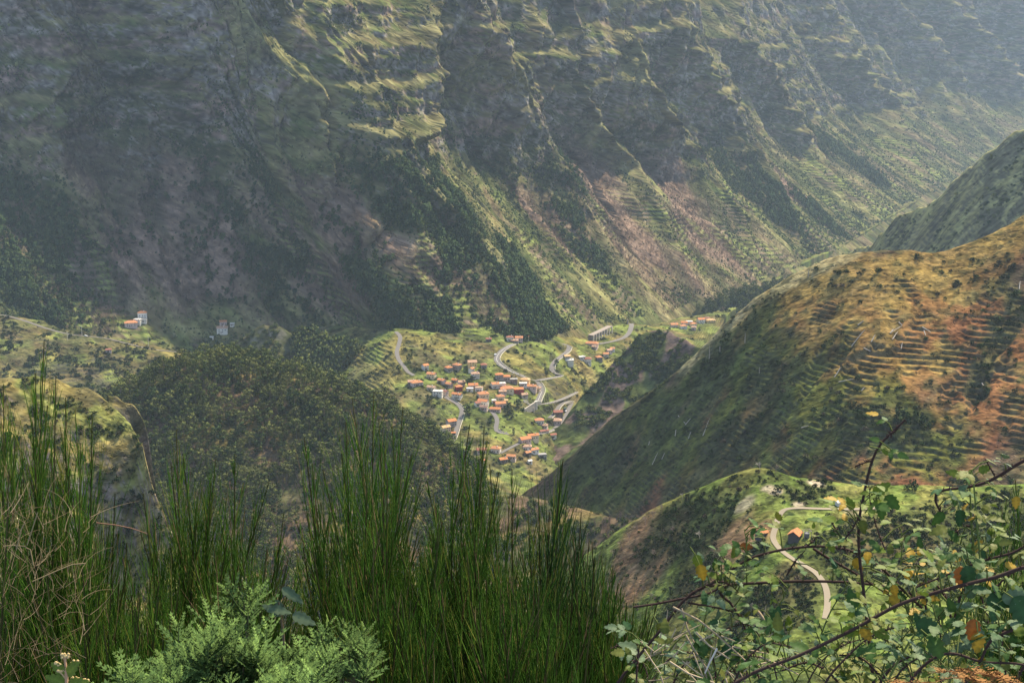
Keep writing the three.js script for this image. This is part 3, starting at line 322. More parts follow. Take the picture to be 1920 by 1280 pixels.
// a crown of leaf-sized faces gathered in clumps: height 1, standing on 0
function crownGeometry(seed, { clumps = 9, faces = 26, size = .09, spread = .3, lo = .35, hi = .95, clump = .16, top = 0, cols }) {
  const r = rng(seed), s = new Soup();
  for (let k = 0; k < clumps; k++) {
    const t = (k + .5) / clumps, y = lerp(lo, hi, t), wide = spread * Math.sqrt(clamp(1 - Math.pow((t - .35) / (t < .35 ? .5 : .72), 2), .05, 1)), a = k * 2.4 + r(), q = wide * (.35 + .65 * Math.sqrt(r())), cx = Math.cos(a) * q, cz = Math.sin(a) * q, cr = clump * (.75 + .5 * r()), tone = cols[Math.floor(r() * cols.length)];
    for (let i = 0; i < faces; i++) { const n = V(r() - .5, r() - .4, r() - .5).normalize(), rr = cr * (.55 + .45 * r()), d = V(r() - .5, r() - .35, r() - .5).normalize(); s.leaf(cx + n.x * rr, y + n.y * rr * .75, cz + n.z * rr, size * (.7 + .7 * r()), d, n, shade(tone, .86 + .28 * r()), .46); }
  }
  return s.geometry();
}
function blobGeometry(seed, flat = .8, tone = 1) { // a low bush far off
  const g = new THREE.IcosahedronGeometry(1, 1), p = g.attributes.position, c = [], r = rng(seed), ox = r() * 50;
  for (let i = 0; i < p.count; i++) { const x = p.getX(i), y = p.getY(i), z = p.getZ(i), k = .72 + .5 * Math.abs(noise(x * 1.7 + ox, y * 1.7 + z * 1.9)) + .12 * noise(x * 4 + ox, z * 4 + y * 4); p.setXYZ(i, x * k, (y * k + .35) * flat, z * k); const v = tone * (.8 + .5 * Math.abs(noise(x * 3 + ox, z * 3 + y))); c.push(v, v, v); }
  g.setAttribute('color', new THREE.Float32BufferAttribute(c, 3)); g.deleteAttribute('uv'); g.computeVertexNormals(); return g;
}
function bareGeometry(seed, depth = 4, rad = .016, col = [.2, .155, .135], spread = .75, up = .2) { // a leafless tree, height about 1
  const r = rng(seed), s = new Soup();
  const grow = (p, d, len, rad, n) => {
    const a = p.clone().addScaledVector(d, len * .5).add(V((r() - .5) * len * .15, 0, (r() - .5) * len * .15)), e = p.clone().addScaledVector(d, len); s.tube([p, a, e], [rad, rad * .8, rad * .62], 3, shade(col, .8 + .4 * r()));
    if (n > 0) for (let k = 0, m = n > 2 ? 3 : 4; k < m; k++) { const q = V(r() - .5, r() - .5, r() - .5).multiplyScalar(2 * spread).add(d).add(V(0, up, 0)).normalize(); grow(k ? p.clone().lerp(e, .55 + .45 * r()) : e, q, len * (.55 + .25 * r()), rad * .6, n - 1); }
  };
  grow(V(0, 0, 0), V(0, 1, 0), .34, rad, depth); return s.geometry();
}
const TILT = new THREE.Quaternion(), MTX = new THREE.Matrix4(), QUAT = new THREE.Quaternion(), UPV = V(0, 1, 0), SCL = V(1, 1, 1), COL = new THREE.Color();
function stuff(name, label, category, geo, mat, list, parent = scene) { // list of [x, y, z, scale, turn, colour?, height?]
  const m = new THREE.InstancedMesh(geo, mat, list.length);
  list.forEach((q, i) => { QUAT.setFromAxisAngle(UPV, q[4]); if (q[7]) QUAT.multiply(TILT.setFromAxisAngle(V(1, 0, 0), q[7])); const s = q[3]; MTX.compose(V(q[0], q[1], q[2]), QUAT, SCL.set(s, s * (q[6] ?? 1), s)); m.setMatrixAt(i, MTX); if (q[5]) m.setColorAt(i, COL.setRGB(...q[5])); });
  m.name = name; m.castShadow = m.receiveShadow = true; m.userData.kind = 'stuff'; if (parent === scene) { m.userData.label = label; m.userData.category = category; } parent.add(m); return m;
}
const mass = (name, label, category, sets) => { const o = new THREE.Group(); o.name = named(name); o.userData = { kind: 'stuff', label, category }; for (const [geo, mat, list] of sets) if (list.length) stuff('plants', '', '', geo, mat, list, o); scene.add(o); return o; };
const taken = {};
function named(name) { const n = taken[name] = (taken[name] ?? -1) + 1; return n ? `${name}_${String(n).padStart(3, '0')}` : name; }
function tag(o, label, category, group) { o.userData.label = label; o.userData.category = category; if (group) o.userData.group = group; return o; }
function thing(name, label, category, pos, turn = 0, group) { const o = new THREE.Group(); o.name = named(name); scene.add(o); if (pos) o.position.copy(pos); o.rotation.y = turn; return tag(o, label, category, group); }
function part(name, geo, mat, parent) { const m = new THREE.Mesh(geo, mat); m.name = name; m.castShadow = m.receiveShadow = true; parent.add(m); return m; }
function copyOf(o, label, group) { const c = o.clone(); c.name = named(o.name.replace(/_\d+$/, '')); if (label) c.userData = { ...o.userData, label }; if (group) c.userData.group = group; scene.add(c); return c; }

// ---------- woods and scrub on the mountain wall ----------
const wallAt = (u, y) => wallBase(u, y, wallShape(u, y).push);
{
  const r = rng(404), bush = [[], [], []], bare = [], DK = [.030, .050, .022], OL = [.15, .155, .055], MV = [.16, .115, .095];
  for (let k = 0; k < 800000; k++) {
    const u = 150 + r() * 6500, f = footAt(u), d = Math.hypot(f[0], f[2]); if (r() > 2400 / d) continue;
    const far = lerp(1, 1.25, sst(.5, .8, u / WALL_LEN)), h = Math.pow(r(), 1.25) * 560 * far, y = f[1] + h, s = wallShape(u, y);
    const gr = wallGrass(u, y), dk = wallDark(u, y), wood = clamp(.7 * sst(.48, .62, nz(u, y, 70, 4)) + .75 * dk), gully = sst(.5, .25, s.gul) * .5 + sst(60, 10, s.spur) * .5, mauve = clamp(.35 * (1 - s.cliff) * sst(.5, .66, nz(u + 500, y * .6, 130, 3)) + wallMauve(u, y)); const want = clamp(wood * .9 + gully * .5 - s.ledge - .25 * s.cliff + .05) * (1 - .8 * mauve) * (1 - .75 * gr) * (.2 + .8 * sst(.4, .62, nz(u + 900, y, 34, 3))) * (1 - .45 * s.cliff);
    if (r() < mauve * .30) { const p = wallBase(u, y, s.push); bare.push([p[0], p[1] - .5, p[2], 6 + 4 * r(), r() * 6.28, shade(MV, .75 + .5 * r())]); continue; }
    if (r() > want) continue;
    const p = wallBase(u, y, s.push), t = r() * (1 - .5 * dk), sz = (1.0 + 2.8 * r() * r() * r() + dk * (1 - s.cliff) * 3.2 * r()) * (1 + .5 * sst(2500, 5000, d)), c = shade(mix3(DK, OL, t * t), .7 + .6 * r());
    if (dk > .3 && sz > 2.1) bush[2].push([p[0], p[1] - .6, p[2], sz * 2.3, r() * 6.28, shade(c, 1.5), .9 + .4 * r()]); else bush[k % 2].push([p[0], p[1] - .4, p[2], sz, r() * 6.28, c, .9 + .7 * r()]);
  }
  for (let i = 0; i < 3; i++) stuff(['mountain_shrubs', 'mountain_scrub', 'mountain_woods'][i], ['dark green shrubs dotted over the far mountain wall', 'olive scrub filling the gullies of the far mountain wall', 'dark woods on the lower slopes of the far mountain wall'][i], 'shrubs', i < 2 ? blobGeometry(30 + i) : crownGeometry(39, { clumps: 7, faces: 11, size: .22, spread: .36, lo: .2, hi: .85, clump: .22, cols: [[1, 1, 1], [.8, .85, .8]] }), M.leafFar, bush[i]);
  stuff('bare_woods', 'leafless mauve brown woods on the lower slopes of the far mountain wall', 'bare trees', bareGeometry(3, 3, .022, [1, 1, 1]), new THREE.MeshLambertMaterial({ vertexColors: true }), bare);
}

// ---------- woods on the rounded hill and its neighbours ----------
const EUC = [[.060, .082, .026], [.085, .105, .032], [.105, .122, .037], [.040, .062, .023], [.125, .138, .045]];
const crowns = [1, 2, 3, 4, 5].map((s) => crownGeometry(s, { clumps: 8, faces: 60, size: .058, spread: .30, lo: .34, hi: .95, clump: .145, cols: [EUC[s - 1], EUC[s - 1], EUC[s % 5]] }));
const trunkGeo = [1, 2].map((s) => { const r = rng(s + 70), q = new Soup(), w = () => (r() - .5) * .05; q.tube([V(0, -.06, 0), V(w(), .3, w()), V(w(), .62, w()), V(w(), .88, w())], [.016, .012, .009, .003], 5, [1, 1, 1]); for (let k = 0; k < 5; k++) { const a = r() * 6.28, y = .38 + .1 * k; q.tube([V(0, y, 0), V(Math.cos(a) * .1, y + .1, Math.sin(a) * .1), V(Math.cos(a) * .2, y + .17, Math.sin(a) * .2)], [.007, .005, .002], 3, [.9, .9, .9]); } return q.geometry(); });
{
  const r = rng(91), sites = [], clear = patches('woodedSlope', [[545, 930, 22], [580, 905, 18], [600, 870, 10], [560, 960, 30], [610, 960, 34], [640, 1010, 40], [570, 1010, 30], [500, 870, 16], [470, 850, 10]]);
  for (let k = 0; k < 14000; k++) {
    const a = (-21 + 28 * r()) * Math.PI / 180, d = 940 + 420 * Math.sqrt(r()), x = Math.sin(a) * d, z = -Math.cos(a) * d, [y, key] = groundAt(x, z); if (key !== 'woodedSlope') continue;
    const [px, py] = pixOf(x, y, z); if (px > 905 || r() < clear(x, z) || (px > 700 && py > 900 && r() < .5) || (py > 1000 && r() < .5)) continue;
    const t = 10 + 9 * r() + 9 * r() * r(); let ok = true; for (const s of sites) if ((s[0] - x) ** 2 + (s[2] - z) ** 2 < 2 + t * t * .15) { ok = false; break; } if (ok) sites.push([x, y - 1.5, z, t, r() * 6.28, Math.floor(r() * 5), px, py]);
  }
  sites.sort((p, q) => (Math.hypot(p[0], p[2]) - p[3] * 4) - (Math.hypot(q[0], q[2]) - q[3] * 4));
  const near = sites.filter((s) => s[7] < 1060 && s[7] > 640).slice(0, 280), rest = sites.filter((s) => !near.includes(s)), protos = [];
  near.forEach((s) => { const [x, y, z, t, a, k] = s; let o; if (!protos[k]) { o = protos[k] = thing('forest_tree', 'slender grey green tree standing in the dense wood on the rounded hill', 'tree', null, 0, 'trees of the wood on the rounded hill'); part('trunk', trunkGeo[k % 2], M.bark, o); part('crown', crowns[k], M.leaf, o); } else o = copyOf(protos[k]); o.position.set(x, y, z); o.scale.setScalar(t); o.rotation.y = a; });
  const barked = trunkGeo[0].clone(), bc = barked.attributes.color; for (let i = 0; i < bc.count; i++) bc.setXYZ(i, .16, .13, .105);
  mass('dense_wood', 'grey green trees of the wood covering the back of the rounded hill', 'wood', [0, 1, 2, 3, 4].map((k) => [mergeGeometries([crowns[k], barked]), M.leaf, rest.filter((s) => s[5] === k).map((s) => [s[0], s[1], s[2], s[3], s[4], shade([1, 1, 1], .8 + .4 * r())])]));
  const bare = []; for (let k = 0; k < 1100; k++) { const px = 500 + 700 * r(), py = 860 + 330 * r(), p = strike(BASE.woodedSlope, px, py, 800, 1400); if (!p) continue; const [y, key] = groundAt(p.x, p.z); if (key !== 'woodedSlope' || (px < 640 && !clear(p.x, p.z) && r() < .8) || (px > 640 && nz(p.x, p.z, 30) < .5)) continue; bare.push([p.x, y - .3, p.z, 6 + 5 * r(), r() * 6.28]); }
  stuff('bare_thicket', 'mauve brown leafless thicket in the gully below the rounded hill', 'bare trees', bareGeometry(8, 4, .02), M.twig, bare);
  const bush = [[], []]; for (let k = 0; k < 5200; k++) { const px = 300 + 960 * r(), py = 860 + 400 * r(), p = strike(BASE.woodedSlope, px, py, 800, 1400); if (!p) continue; const [y, key] = groundAt(p.x, p.z); if (key !== 'woodedSlope' || nz(p.x + 200, p.z, 26) < .5) continue; bush[k % 2].push([p.x, y - .3, p.z, 1.2 + 2.6 * r() * r() + (px > 900 ? 1.5 * r() : 0), r() * 6.28, shade(EUC[k % 5], .7 + .5 * r())]); }
  mass('gully_scrub', 'dark green scrub in the gully below the rounded hill', 'scrub', [0, 1].map((k) => [crownGeometry(40 + k, { clumps: 8, faces: 22, size: .3, spread: .8, lo: .1, hi: .9, clump: .5, cols: [[1, 1, 1], [.8, .85, .8]] }), M.leaf, bush[k]]));
  // pointed hill, knoll and spur behind
  const wood = (name, label, key, n, px0, px1, py0, py1, r0, r1, size, test, geo, cols) => { const L = [[], []]; for (let k = 0; k < n; k++) { const p = strike(BASE[key], lerp(px0, px1, r()), lerp(py0, py1, r()), r0, r1); if (!p) continue; const [y, g] = groundAt(p.x, p.z); if (g !== key || !test(p.x, p.z, ...pixOf(p.x, y, p.z))) continue; L[k % 2].push([p.x, y - .4, p.z, size[0] + (size[1] - size[0]) * r(), r() * 6.28, shade(cols[k % cols.length], .75 + .5 * r())]); } mass(name, label, 'wood', L.map((l, i) => [geo[i % geo.length], M.leaf, l])); };
  const white = [1, 2].map((s) => crownGeometry(60 + s, { clumps: 9, faces: 18, size: .12, spread: .3, lo: .2, hi: .95, clump: .15, cols: [[1, 1, 1], [.85, .9, .8]] })), low = [1, 2].map((s) => crownGeometry(64 + s, { clumps: 8, faces: 16, size: .34, spread: .8, lo: .1, hi: .8, clump: .5, cols: [[1, 1, 1], [.8, .85, .8]] }));
  wood('tall_wood', 'tall dark wood on the shoulder behind the rounded hill', 'pointedHill', 900, 555, 760, 600, 720, 1550, 2000, [14, 22], (x, z, px) => px > 555 && px < 690, white, EUC);
  wood('hill_scrub', 'dark green scrub covering the small pointed hill', 'pointedHill', 1200, 420, 740, 600, 730, 1550, 2000, [1.5, 4], (x, z) => nz(x, z, 30) > .42, low, EUC);
  wood('knoll_wood', 'dark wood with pale green tops on the knoll beyond the hamlet', 'woodedKnoll', 1500, 1280, 1560, 500, 640, 2200, 2700, [7, 14], () => true, white, EUC);
  wood('spur_scrub', 'dark scrub covering the steep spur behind the village', 'darkSpur', 3500, 1080, 1380, 605, 800, 1400, 1800, [1, 3.4], (x, z) => nz(x, z, 25) < .56, low, EUC);
  wood('ridge_scrub', 'scattered scrub on the green ridge at the right edge', 'greenRidge', 1500, 1560, 1960, 220, 520, 1800, 2800, [1.2, 4], (x, z) => nz(x, z, 60) > .55, low, EUC);
}

// ---------- clouds above and beyond the picture, whose shade lies on parts of the valley ----------
{
  const puff = (seed) => { const r = rng(seed), gs = []; for (let k = 0; k < 9; k++) { const g = new THREE.IcosahedronGeometry(1, 3), p = g.attributes.position, o = r() * 90, R = .34 + .3 * r(), a = k * 2.4, q = .62 * Math.sqrt(k / 9); for (let i = 0; i < p.count; i++) { const x = p.getX(i), y = p.getY(i), z = p.getZ(i), s = R * (1 + .28 * noise(x * 2 + o, y * 2 + z * 1.7) + .12 * noise(x * 5 + o, z * 5 + y * 4)); p.setXYZ(i, x * s + Math.cos(a) * q, Math.max(y * s * .7, -.14), z * s + Math.sin(a) * q); } g.deleteAttribute('uv'); gs.push(g); } const m = mergeGeometries(gs); m.computeVertexNormals(); return m; };
  const mat = new THREE.MeshStandardMaterial({ color: new THREE.Color(.85, .86, .88), roughness: 1 });
  let k = 0; for (const [x, y, z, up, sx, sz] of [[-1050, 330, -2080, 1150, 150, 120]]) { const t = up / SUN.y, o = structure(new THREE.Mesh(puff(900 + k++), mat), named('cloud')); o.position.set(x, y, z).addScaledVector(SUN, t); o.scale.set(sx, Math.min(sx, sz) * .5, sz); }
}

// ---------- trees, bushes and fallen trunks in the valley and on the hills ----------
const CONIFER = crownGeometry(80, { clumps: 14, faces: 16, size: .09, spread: .17, lo: .06, hi: .97, clump: .09, cols: [[.03, .05, .03], [.04, .06, .032]] }), ROUND = [1, 2, 3].map((s) => crownGeometry(84 + s, { clumps: 12, faces: 20, size: .12, spread: .38, lo: .22, hi: .9, clump: .18, cols: [[.035, .055, .024], [.048, .068, .026]] }));
{
  const r = rng(5151), tr = new Soup(); tr.tube([V(0, -.1, 0), V(.01, .3, 0), V(0, .6, .01)], [.03, .022, .01], 5, [1, 1, 1]); const trunk = tr.geometry();
  const tree = (px, py, h, geo, label, H, r0, r1, name = 'round_tree', group) => { const p = strike(H, px, py, r0, r1); if (!p) return; const o = thing(name, label, 'tree', p, r() * 6.28, group); o.position.y -= .3; part('trunk', trunk, M.bark, o); part('crown', geo, M.leaf, o); o.scale.setScalar(h); return o; };
  const v = (px, py, h, g, l, n) => tree(px, py, h, g, l, HVALLEY, 1200, 3500, n);
  v(954, 778, 15, CONIFER, 'tall dark conifer below the village houses', 'conifer'); v(960, 785, 11, CONIFER, 'shorter dark conifer right of the tall one', 'conifer'); v(971, 766, 12, ROUND[0], 'round dark tree beside the bridge abutment'); v(876, 778, 13, ROUND[1], 'dark tree right of the descending road bend'); v(804, 757, 11, ROUND[2], 'single dark bushy tree on the green slope below the tall white house'); v(768, 676, 9, ROUND[0], 'dark tree beside the valley road'); v(747, 695, 8, ROUND[1], 'dark bush left of the valley road'); v(875, 676, 7, ROUND[2], 'dark round tree in the upper fields'); v(918, 796, 6, ROUND[0], 'small dark bush left of the middle road'); v(963, 815, 8, CONIFER, 'small dark conifer at the end of the middle road', 'conifer'); v(1044, 684, 8, ROUND[1], 'dark tree in the inside of the upper road bend'); v(1095, 722, 9, ROUND[2], 'dark tree in the gully right of the junction'); v(1025, 703, 6, ROUND[0], 'dark bush left of the junction fork'); v(1080, 858, 7, ROUND[1], 'dark tree on the terrace corner below the hill'); v(885, 713, 6, ROUND[2], 'dark tree in the gap between village houses'); v(186, 694, 14, ROUND[0], 'dark tree on the terraces of the left shoulder'); v(870, 722, 6, ROUND[1], 'dark bush among the central houses'); v(949, 770, 7, ROUND[2], 'dark bush left of the conifers');
  const lowGeo = [1, 2].map((s) => crownGeometry(94 + s, { clumps: 7, faces: 14, size: .36, spread: .8, lo: .1, hi: .8, clump: .55, cols: [[1, 1, 1], [.8, .85, .8]] }));
  const DK = [.034, .052, .02], GR = [.07, .10, .03], MV = [.13, .095, .075], tone = () => shade(mix3(DK, r() < .5 ? GR : MV, r() * r()), .7 + .6 * r());
  const spread = (name, label, key, n, px0, px1, py0, py1, r0, r1, sz, test) => { const H = LAND[key].H, L = [[], []]; for (let k = 0; k < n; k++) { const p = strike(BASE[key], lerp(px0, px1, r()), lerp(py0, py1, r()), r0, r1); if (!p || !test(p.x, p.z)) continue; const [y, g] = groundAt(p.x, p.z); if (g !== key) continue; L[k % 2].push([p.x, y - .2, p.z, sz[0] + (sz[1] - sz[0]) * r() * r(), r() * 6.28, tone()]); } mass(name, label, 'bushes', L.map((l, i) => [lowGeo[i], M.leaf, l])); };
  spread('valley_bushes', 'bushes scattered over the fields and gullies of the village valley', 'valley', 5200, 560, 1340, 575, 900, 1200, 3500, [.7, 3.6], (x, z) => nearRoad(x, z)[0] > 2.5 && nz(x, z + 900, 22) + .5 * r() > .78);
  spread('shoulder_bushes', 'bushes on the grassy left shoulder', 'valley', 4200, -20, 420, 585, 780, 1200, 2400, [.8, 4.5], (x, z) => nearRoad(x, z)[0] > 2.5 && nz(x, z + 900, 30) > .47);
  spread('hill_bushes', 'dark bushes in the hollows of the terraced hill', 'terracedHill', 6000, 1010, 1940, 480, 960, 700, 1400, [.5, 3], (x, z) => Math.max(hillShrub(x, z), hillGully(x, z), .55 * sst(.6, .68, nz(x + 30, z, 9, 2)), .05 + .5 * hillMossShade(x, z) * sst(.5, .65, nz(x, z + 20, 12, 3))) > r());
  spread('riverside_woods', 'dark trees lining the valley floor beyond the hamlet', 'valley', 2600, 1290, 1760, 340, 600, 2200, 5200, [2, 8], (x, z) => nearRoad(x, z)[0] > 5 && nz(x, z, 60) > .36);
  spread('field_bushes', 'dark gorse bushes on the flanks of the near spur', 'fieldSpur', 9000, 1060, 1940, 870, 1270, 350, 900, [.5, 2.1], (x, z) => nearTrack(x, z)[0] > 4 && Math.max(1.1 * fieldScrub(x, z), .05) > r());
  spread('knoll_bushes', 'olive bushes on the sunlit rocky knoll', 'rockyKnoll', 4200, -60, 470, 690, 1280, 450, 900, [.4, 2.6], (x, z) => x / -z > -.262 || nz(x, z + 33, 10, 2) > .52);
  // the dark tree group and other trees on the terraced hill
  const hill = (px, py, h, l, g = ROUND[1]) => tree(px, py, h, g, l, HTERR, 700, 1400, 'round_tree');
  hill(1690, 800, 13, 'tallest dark tree in the group above the mossy slope', ROUND[0]); hill(1722, 797, 9, 'dark tree at the right of the group above the mossy slope', ROUND[2]); hill(1660, 806, 9, 'dark tree at the left of the group above the mossy slope', ROUND[1]); hill(1740, 806, 6, 'low dark tree at the right end of the tree group', ROUND[0]); hill(1340, 690, 7, 'dark bushy tree near the crest of the terraced hill', ROUND[2]); hill(1362, 702, 6, 'dark bush right of the bushy tree near the crest', ROUND[1]);
  // leafless trees
  const bareTree = [1, 2, 3].map((s) => bareGeometry(20 + s, 5, .022, [1, 1, 1], .75, .12)), pale = new THREE.MeshStandardMaterial({ color: new THREE.Color(.46, .41, .36), roughness: 1, vertexColors: true }), mauve = new THREE.MeshStandardMaterial({ color: new THREE.Color(.25, .19, .165), roughness: 1, vertexColors: true });
  const bareAt = (px, py, h, m, label, H = HFIELD, r0 = 400, r1 = 1000) => { const p = strike(H, px, py, r0, r1); if (!p) return; const o = thing('bare_tree', label, 'tree', p, r() * 6.28); o.position.y -= .2; part('branches', bareTree[Math.floor(r() * 3)], m, o); o.scale.setScalar(h); };
  bareAt(1425, 884, 6.5, pale, 'pale bare tree at the very top of the near spur'); bareAt(1455, 886, 5.5, mauve, 'mauve bare tree right of the pale one on the spur top'); bareAt(1468, 885, 5, mauve, 'mauve bare bush at the right end of the spur top row'); bareAt(1312, 1012, 6, pale, 'pale bare tree among dark scrub above the smaller barn'); bareAt(1262, 1002, 6, mauve, 'mauve bare tree above the rust slope'); bareAt(1225, 1050, 7, mauve, 'large mauve bare tree in the middle of the rust slope'); bareAt(1755, 1045, 7, pale, 'silvery dead tree standing in scrub on the right'); bareAt(1672, 950, 4.5, mauve, 'mauve bare tree on the bright meadow'); bareAt(1280, 935, 4, pale, 'pale bare bush on the skyline of the spur'); bareAt(1606, 928, 3, mauve, 'small bare bush on the bright meadow');
  tree(1712, 920, 5.5, ROUND[0], 'dark spreading tree on the far edge of the bright meadow', HFIELD, 400, 1000); tree(1700, 921, 3.6, ROUND[1], 'small dark tree left of the spreading one on the meadow edge', HFIELD, 400, 1000);
  for (const [px, py, h] of [[1240, 960, 5], [1225, 975, 6], [1210, 985, 6], [1195, 1000, 6], [1180, 1015, 6], [1165, 1030, 6], [1150, 1045, 6], [1205, 1115, 6], [1220, 1125, 5]]) { const p = strike(HFIELD, px, py, 400, 1000); if (!p) continue; const o = thing('bare_tree', 'mauve leafless tree in the line down the left flank of the near spur', 'tree', p, r() * 6.28, 'bare trees down the flank of the near spur'); part('branches', bareTree[Math.floor(r() * 3)], mauve, o); o.scale.setScalar(h); }
  // fallen and standing dead trunks on the terraced hill
  const logMat = new THREE.MeshStandardMaterial({ color: new THREE.Color(.40, .355, .30), roughness: .9 }), logGeo = (L, s) => { const q = new Soup(), w = rng(s); q.tube([V(0, 0, 0), V(L * .35, .15 * w(), .2 * w()), V(L * .7, .1, -.2 * w()), V(L, .05, 0)], [.4, .36, .28, .14], 6, [1, 1, 1]); for (let k = 0; k < 3; k++) { const x = L * (.45 + .16 * k), a = w() * 3; q.tube([V(x, .1, 0), V(x + .9, .3 + .5 * Math.sin(a), .9 * Math.cos(a))], [.1, .04], 4, [1, 1, 1]); } return q.geometry(); };
  const fallen = (x0, y0, x1, y1, label, H = HTERR) => { const a = strike(H, x0, y0, 600, 1400), b = strike(H, x1, y1, 600, 1400); if (!a || !b) return; const d = V().subVectors(b, a), L = d.length(); if (L > 40) return; const o = thing('fallen_trunk', label, 'tree trunk', a); o.position.y += .45; o.quaternion.setFromUnitVectors(V(1, 0, 0), d.normalize()); part('trunk', logGeo(L, x0), logMat, o); };
  for (const [a, b, c, d, l] of [[1597, 650, 1622, 619, 'long pale fallen trunk slanting up the golden slope at the left of the terraces'], [1609, 610, 1620, 603, 'short pale fallen trunk above the long slanting one'], [1620, 653, 1633, 660, 'thick white trunk lying below the bare gold slope'], [1674, 637, 1684, 623, 'white trunk crossing the centre of the log pile'], [1669, 625, 1692, 612, 'long thin trunk along the upper edge of the log pile'], [1686, 605, 1692, 611, 'short white trunk at the top of the log pile'], [1670, 626, 1676, 617, 'small trunk at the left of the log pile'], [1730, 614, 1746, 624, 'white trunk lying right of the log pile'], [1733, 620, 1736, 630, 'short trunk touching the white trunk right of the log pile'], [1690, 655, 1693, 643, 'short trunk below the log pile'], [1565, 708, 1579, 687, 'leaning pale trunk on the gold terraces left of the centre'], [1573, 717, 1601, 712, 'grey trunk lying level across the gold terraces'], [1616, 733, 1622, 727, 'small forked trunk on the lower gold terraces'], [1634, 642, 1642, 628, 'brown trunk left of the log pile'], [1842, 719, 1845, 725, 'tiny white stump beside the dark gully'], [1318, 818, 1332, 784, 'long pale trunk standing on the lower left terraces'], [1223, 872, 1234, 849, 'long pale fallen trunk low on the left terraces'], [1241, 862, 1247, 850, 'short pale trunk right of the long low one'], [1272, 780, 1287, 797, 'pale trunk leaning in the forked pair on the mossy slope'], [1285, 797, 1296, 785, 'right trunk of the forked pair on the mossy slope'], [1266, 818, 1268, 806, 'short upright trunk on the mossy slope'], [1291, 823, 1296, 810, 'reddish short trunk on the mossy slope'], [1216, 835, 1219, 828, 'tiny pale stub at the left of the mossy slope'], [1503, 803, 1517, 799, 'pale broken rock log on the mossy rise'], [1912, 543, 1914, 528, 'white post like trunk at the right edge of the photo']]) fallen(a, b, c, d, l);
  const snagMat = new THREE.MeshStandardMaterial({ color: new THREE.Color(.34, .30, .25), roughness: .95 }), snag = (px, py, h, label) => { const p = strike(HTERR, px, py, 700, 1400); if (!p) return; const o = thing('dead_trunk', label, 'tree trunk', p, r() * 6); part('trunk', logGeo(h, px), snagMat, o).rotation.z = Math.PI / 2 - .03; };
  snag(1330, 673, 11, 'tall white dead trunk standing near the crest of the terraced hill'); snag(1397, 643, 8, 'thin grey dead trunk standing below the crest'); snag(1516, 520, 6, 'pale dead trunk standing at the top left of the crest'); snag(1424, 700, 5, 'short dead trunk right of the dark bushes'); snag(1350, 660, 5, 'short yellowish dead trunk near the tall white one');
}

// ---------- roads ----------
const MR = { asphalt: new THREE.MeshStandardMaterial({ color: new THREE.Color(.135, .125, .12), roughness: .95 }), dirt: new THREE.MeshStandardMaterial({ color: new THREE.Color(.25, .21, .15), roughness: 1 }), white: new THREE.MeshStandardMaterial({ color: new THREE.Color(.56, .52, .45), roughness: .9 }), stone: new THREE.MeshStandardMaterial({ color: new THREE.Color(.26, .22, .19), roughness: 1 }), concrete: new THREE.MeshStandardMaterial({ color: new THREE.Color(.55, .49, .40), roughness: .95 }), paint: new THREE.MeshStandardMaterial({ color: new THREE.Color(.75, .75, .72), roughness: .8 }) };
function ribbon(pts, w, lift, off = 0) {
  const P = [], I = [], UV = []; let len = 0;
  pts.forEach((p, i) => { const a = pts[Math.max(0, i - 1)], b = pts[Math.min(pts.length - 1, i + 1)], dx = b.x - a.x, dz = b.z - a.z, l = Math.hypot(dx, dz) || 1, nx = -dz / l, nzz = dx / l; if (i) len += p.distanceTo(pts[i - 1]); P.push(p.x + nx * (off - w), p.y + lift, p.z + nzz * (off - w), p.x + nx * (off + w), p.y + lift, p.z + nzz * (off + w)); UV.push(0, len, w * 2, len); if (i) { const k = i * 2; I.push(k - 2, k - 1, k, k - 1, k + 1, k); } });
  const g = new THREE.BufferGeometry(); g.setAttribute('position', new THREE.Float32BufferAttribute(P, 3)); g.setAttribute('uv', new THREE.Float32BufferAttribute(UV, 2)); g.setIndex(I); g.computeVertexNormals(); return g;
}
// an upright wall along one side of a line
function wallGeometry(pts, off, h, t, drop = 1.5) {
  const P = [], I = []; pts.forEach((p, i) => { const a = pts[Math.max(0, i - 1)], b = pts[Math.min(pts.length - 1, i + 1)], dx = b.x - a.x, dz = b.z - a.z, l = Math.hypot(dx, dz) || 1, nx = -dz / l, nq = dx / l; for (const [o, y] of [[off - t, -drop], [off - t, h], [off + t, h], [off + t, -drop]]) P.push(p.x + nx * o, p.y + y, p.z + nq * o); if (i) { const k = i * 4 - 4; for (let e = 0; e < 3; e++) I.push(k + e, k + e + 1, k + e + 4, k + e + 1, k + e + 5, k + e + 4); } });
  const n = pts.length * 4 - 4; I.push(0, 1, 2, 0, 2, 3, n, n + 2, n + 1, n, n + 3, n + 2);
  const g = new THREE.BufferGeometry(); g.setAttribute('position', new THREE.Float32BufferAttribute(P, 3)); g.setIndex(I); const q = g.toNonIndexed(); q.computeVertexNormals(); return q;
}
const ROADNAME = { riverRoad: 'valley_main_road', ridgeRoad: 'ridge_road' };
for (const [k, { w, p }] of Object.entries(roadLine)) structure(new THREE.Mesh(ribbon(p, w * .85, .45), MR.asphalt), ROADNAME[k] ?? 'village_road' + (k === 'upperRoad' ? '' : '_' + String(Object.keys(roadLine).indexOf(k)).padStart(3, '0')));
structure(new THREE.Mesh(ribbon(roadLine.mainRoad.p, .12, .47), MR.paint), 'road_markings');
structure(new THREE.Mesh(ribbon(trackPts, 1.3, .22), MR.dirt), 'dirt_track');
const seg = (k, a, b) => { const p = roadLine[k].p, n = p.length - 1; return p.slice(Math.round(a * n), Math.round(b * n) + 1); };
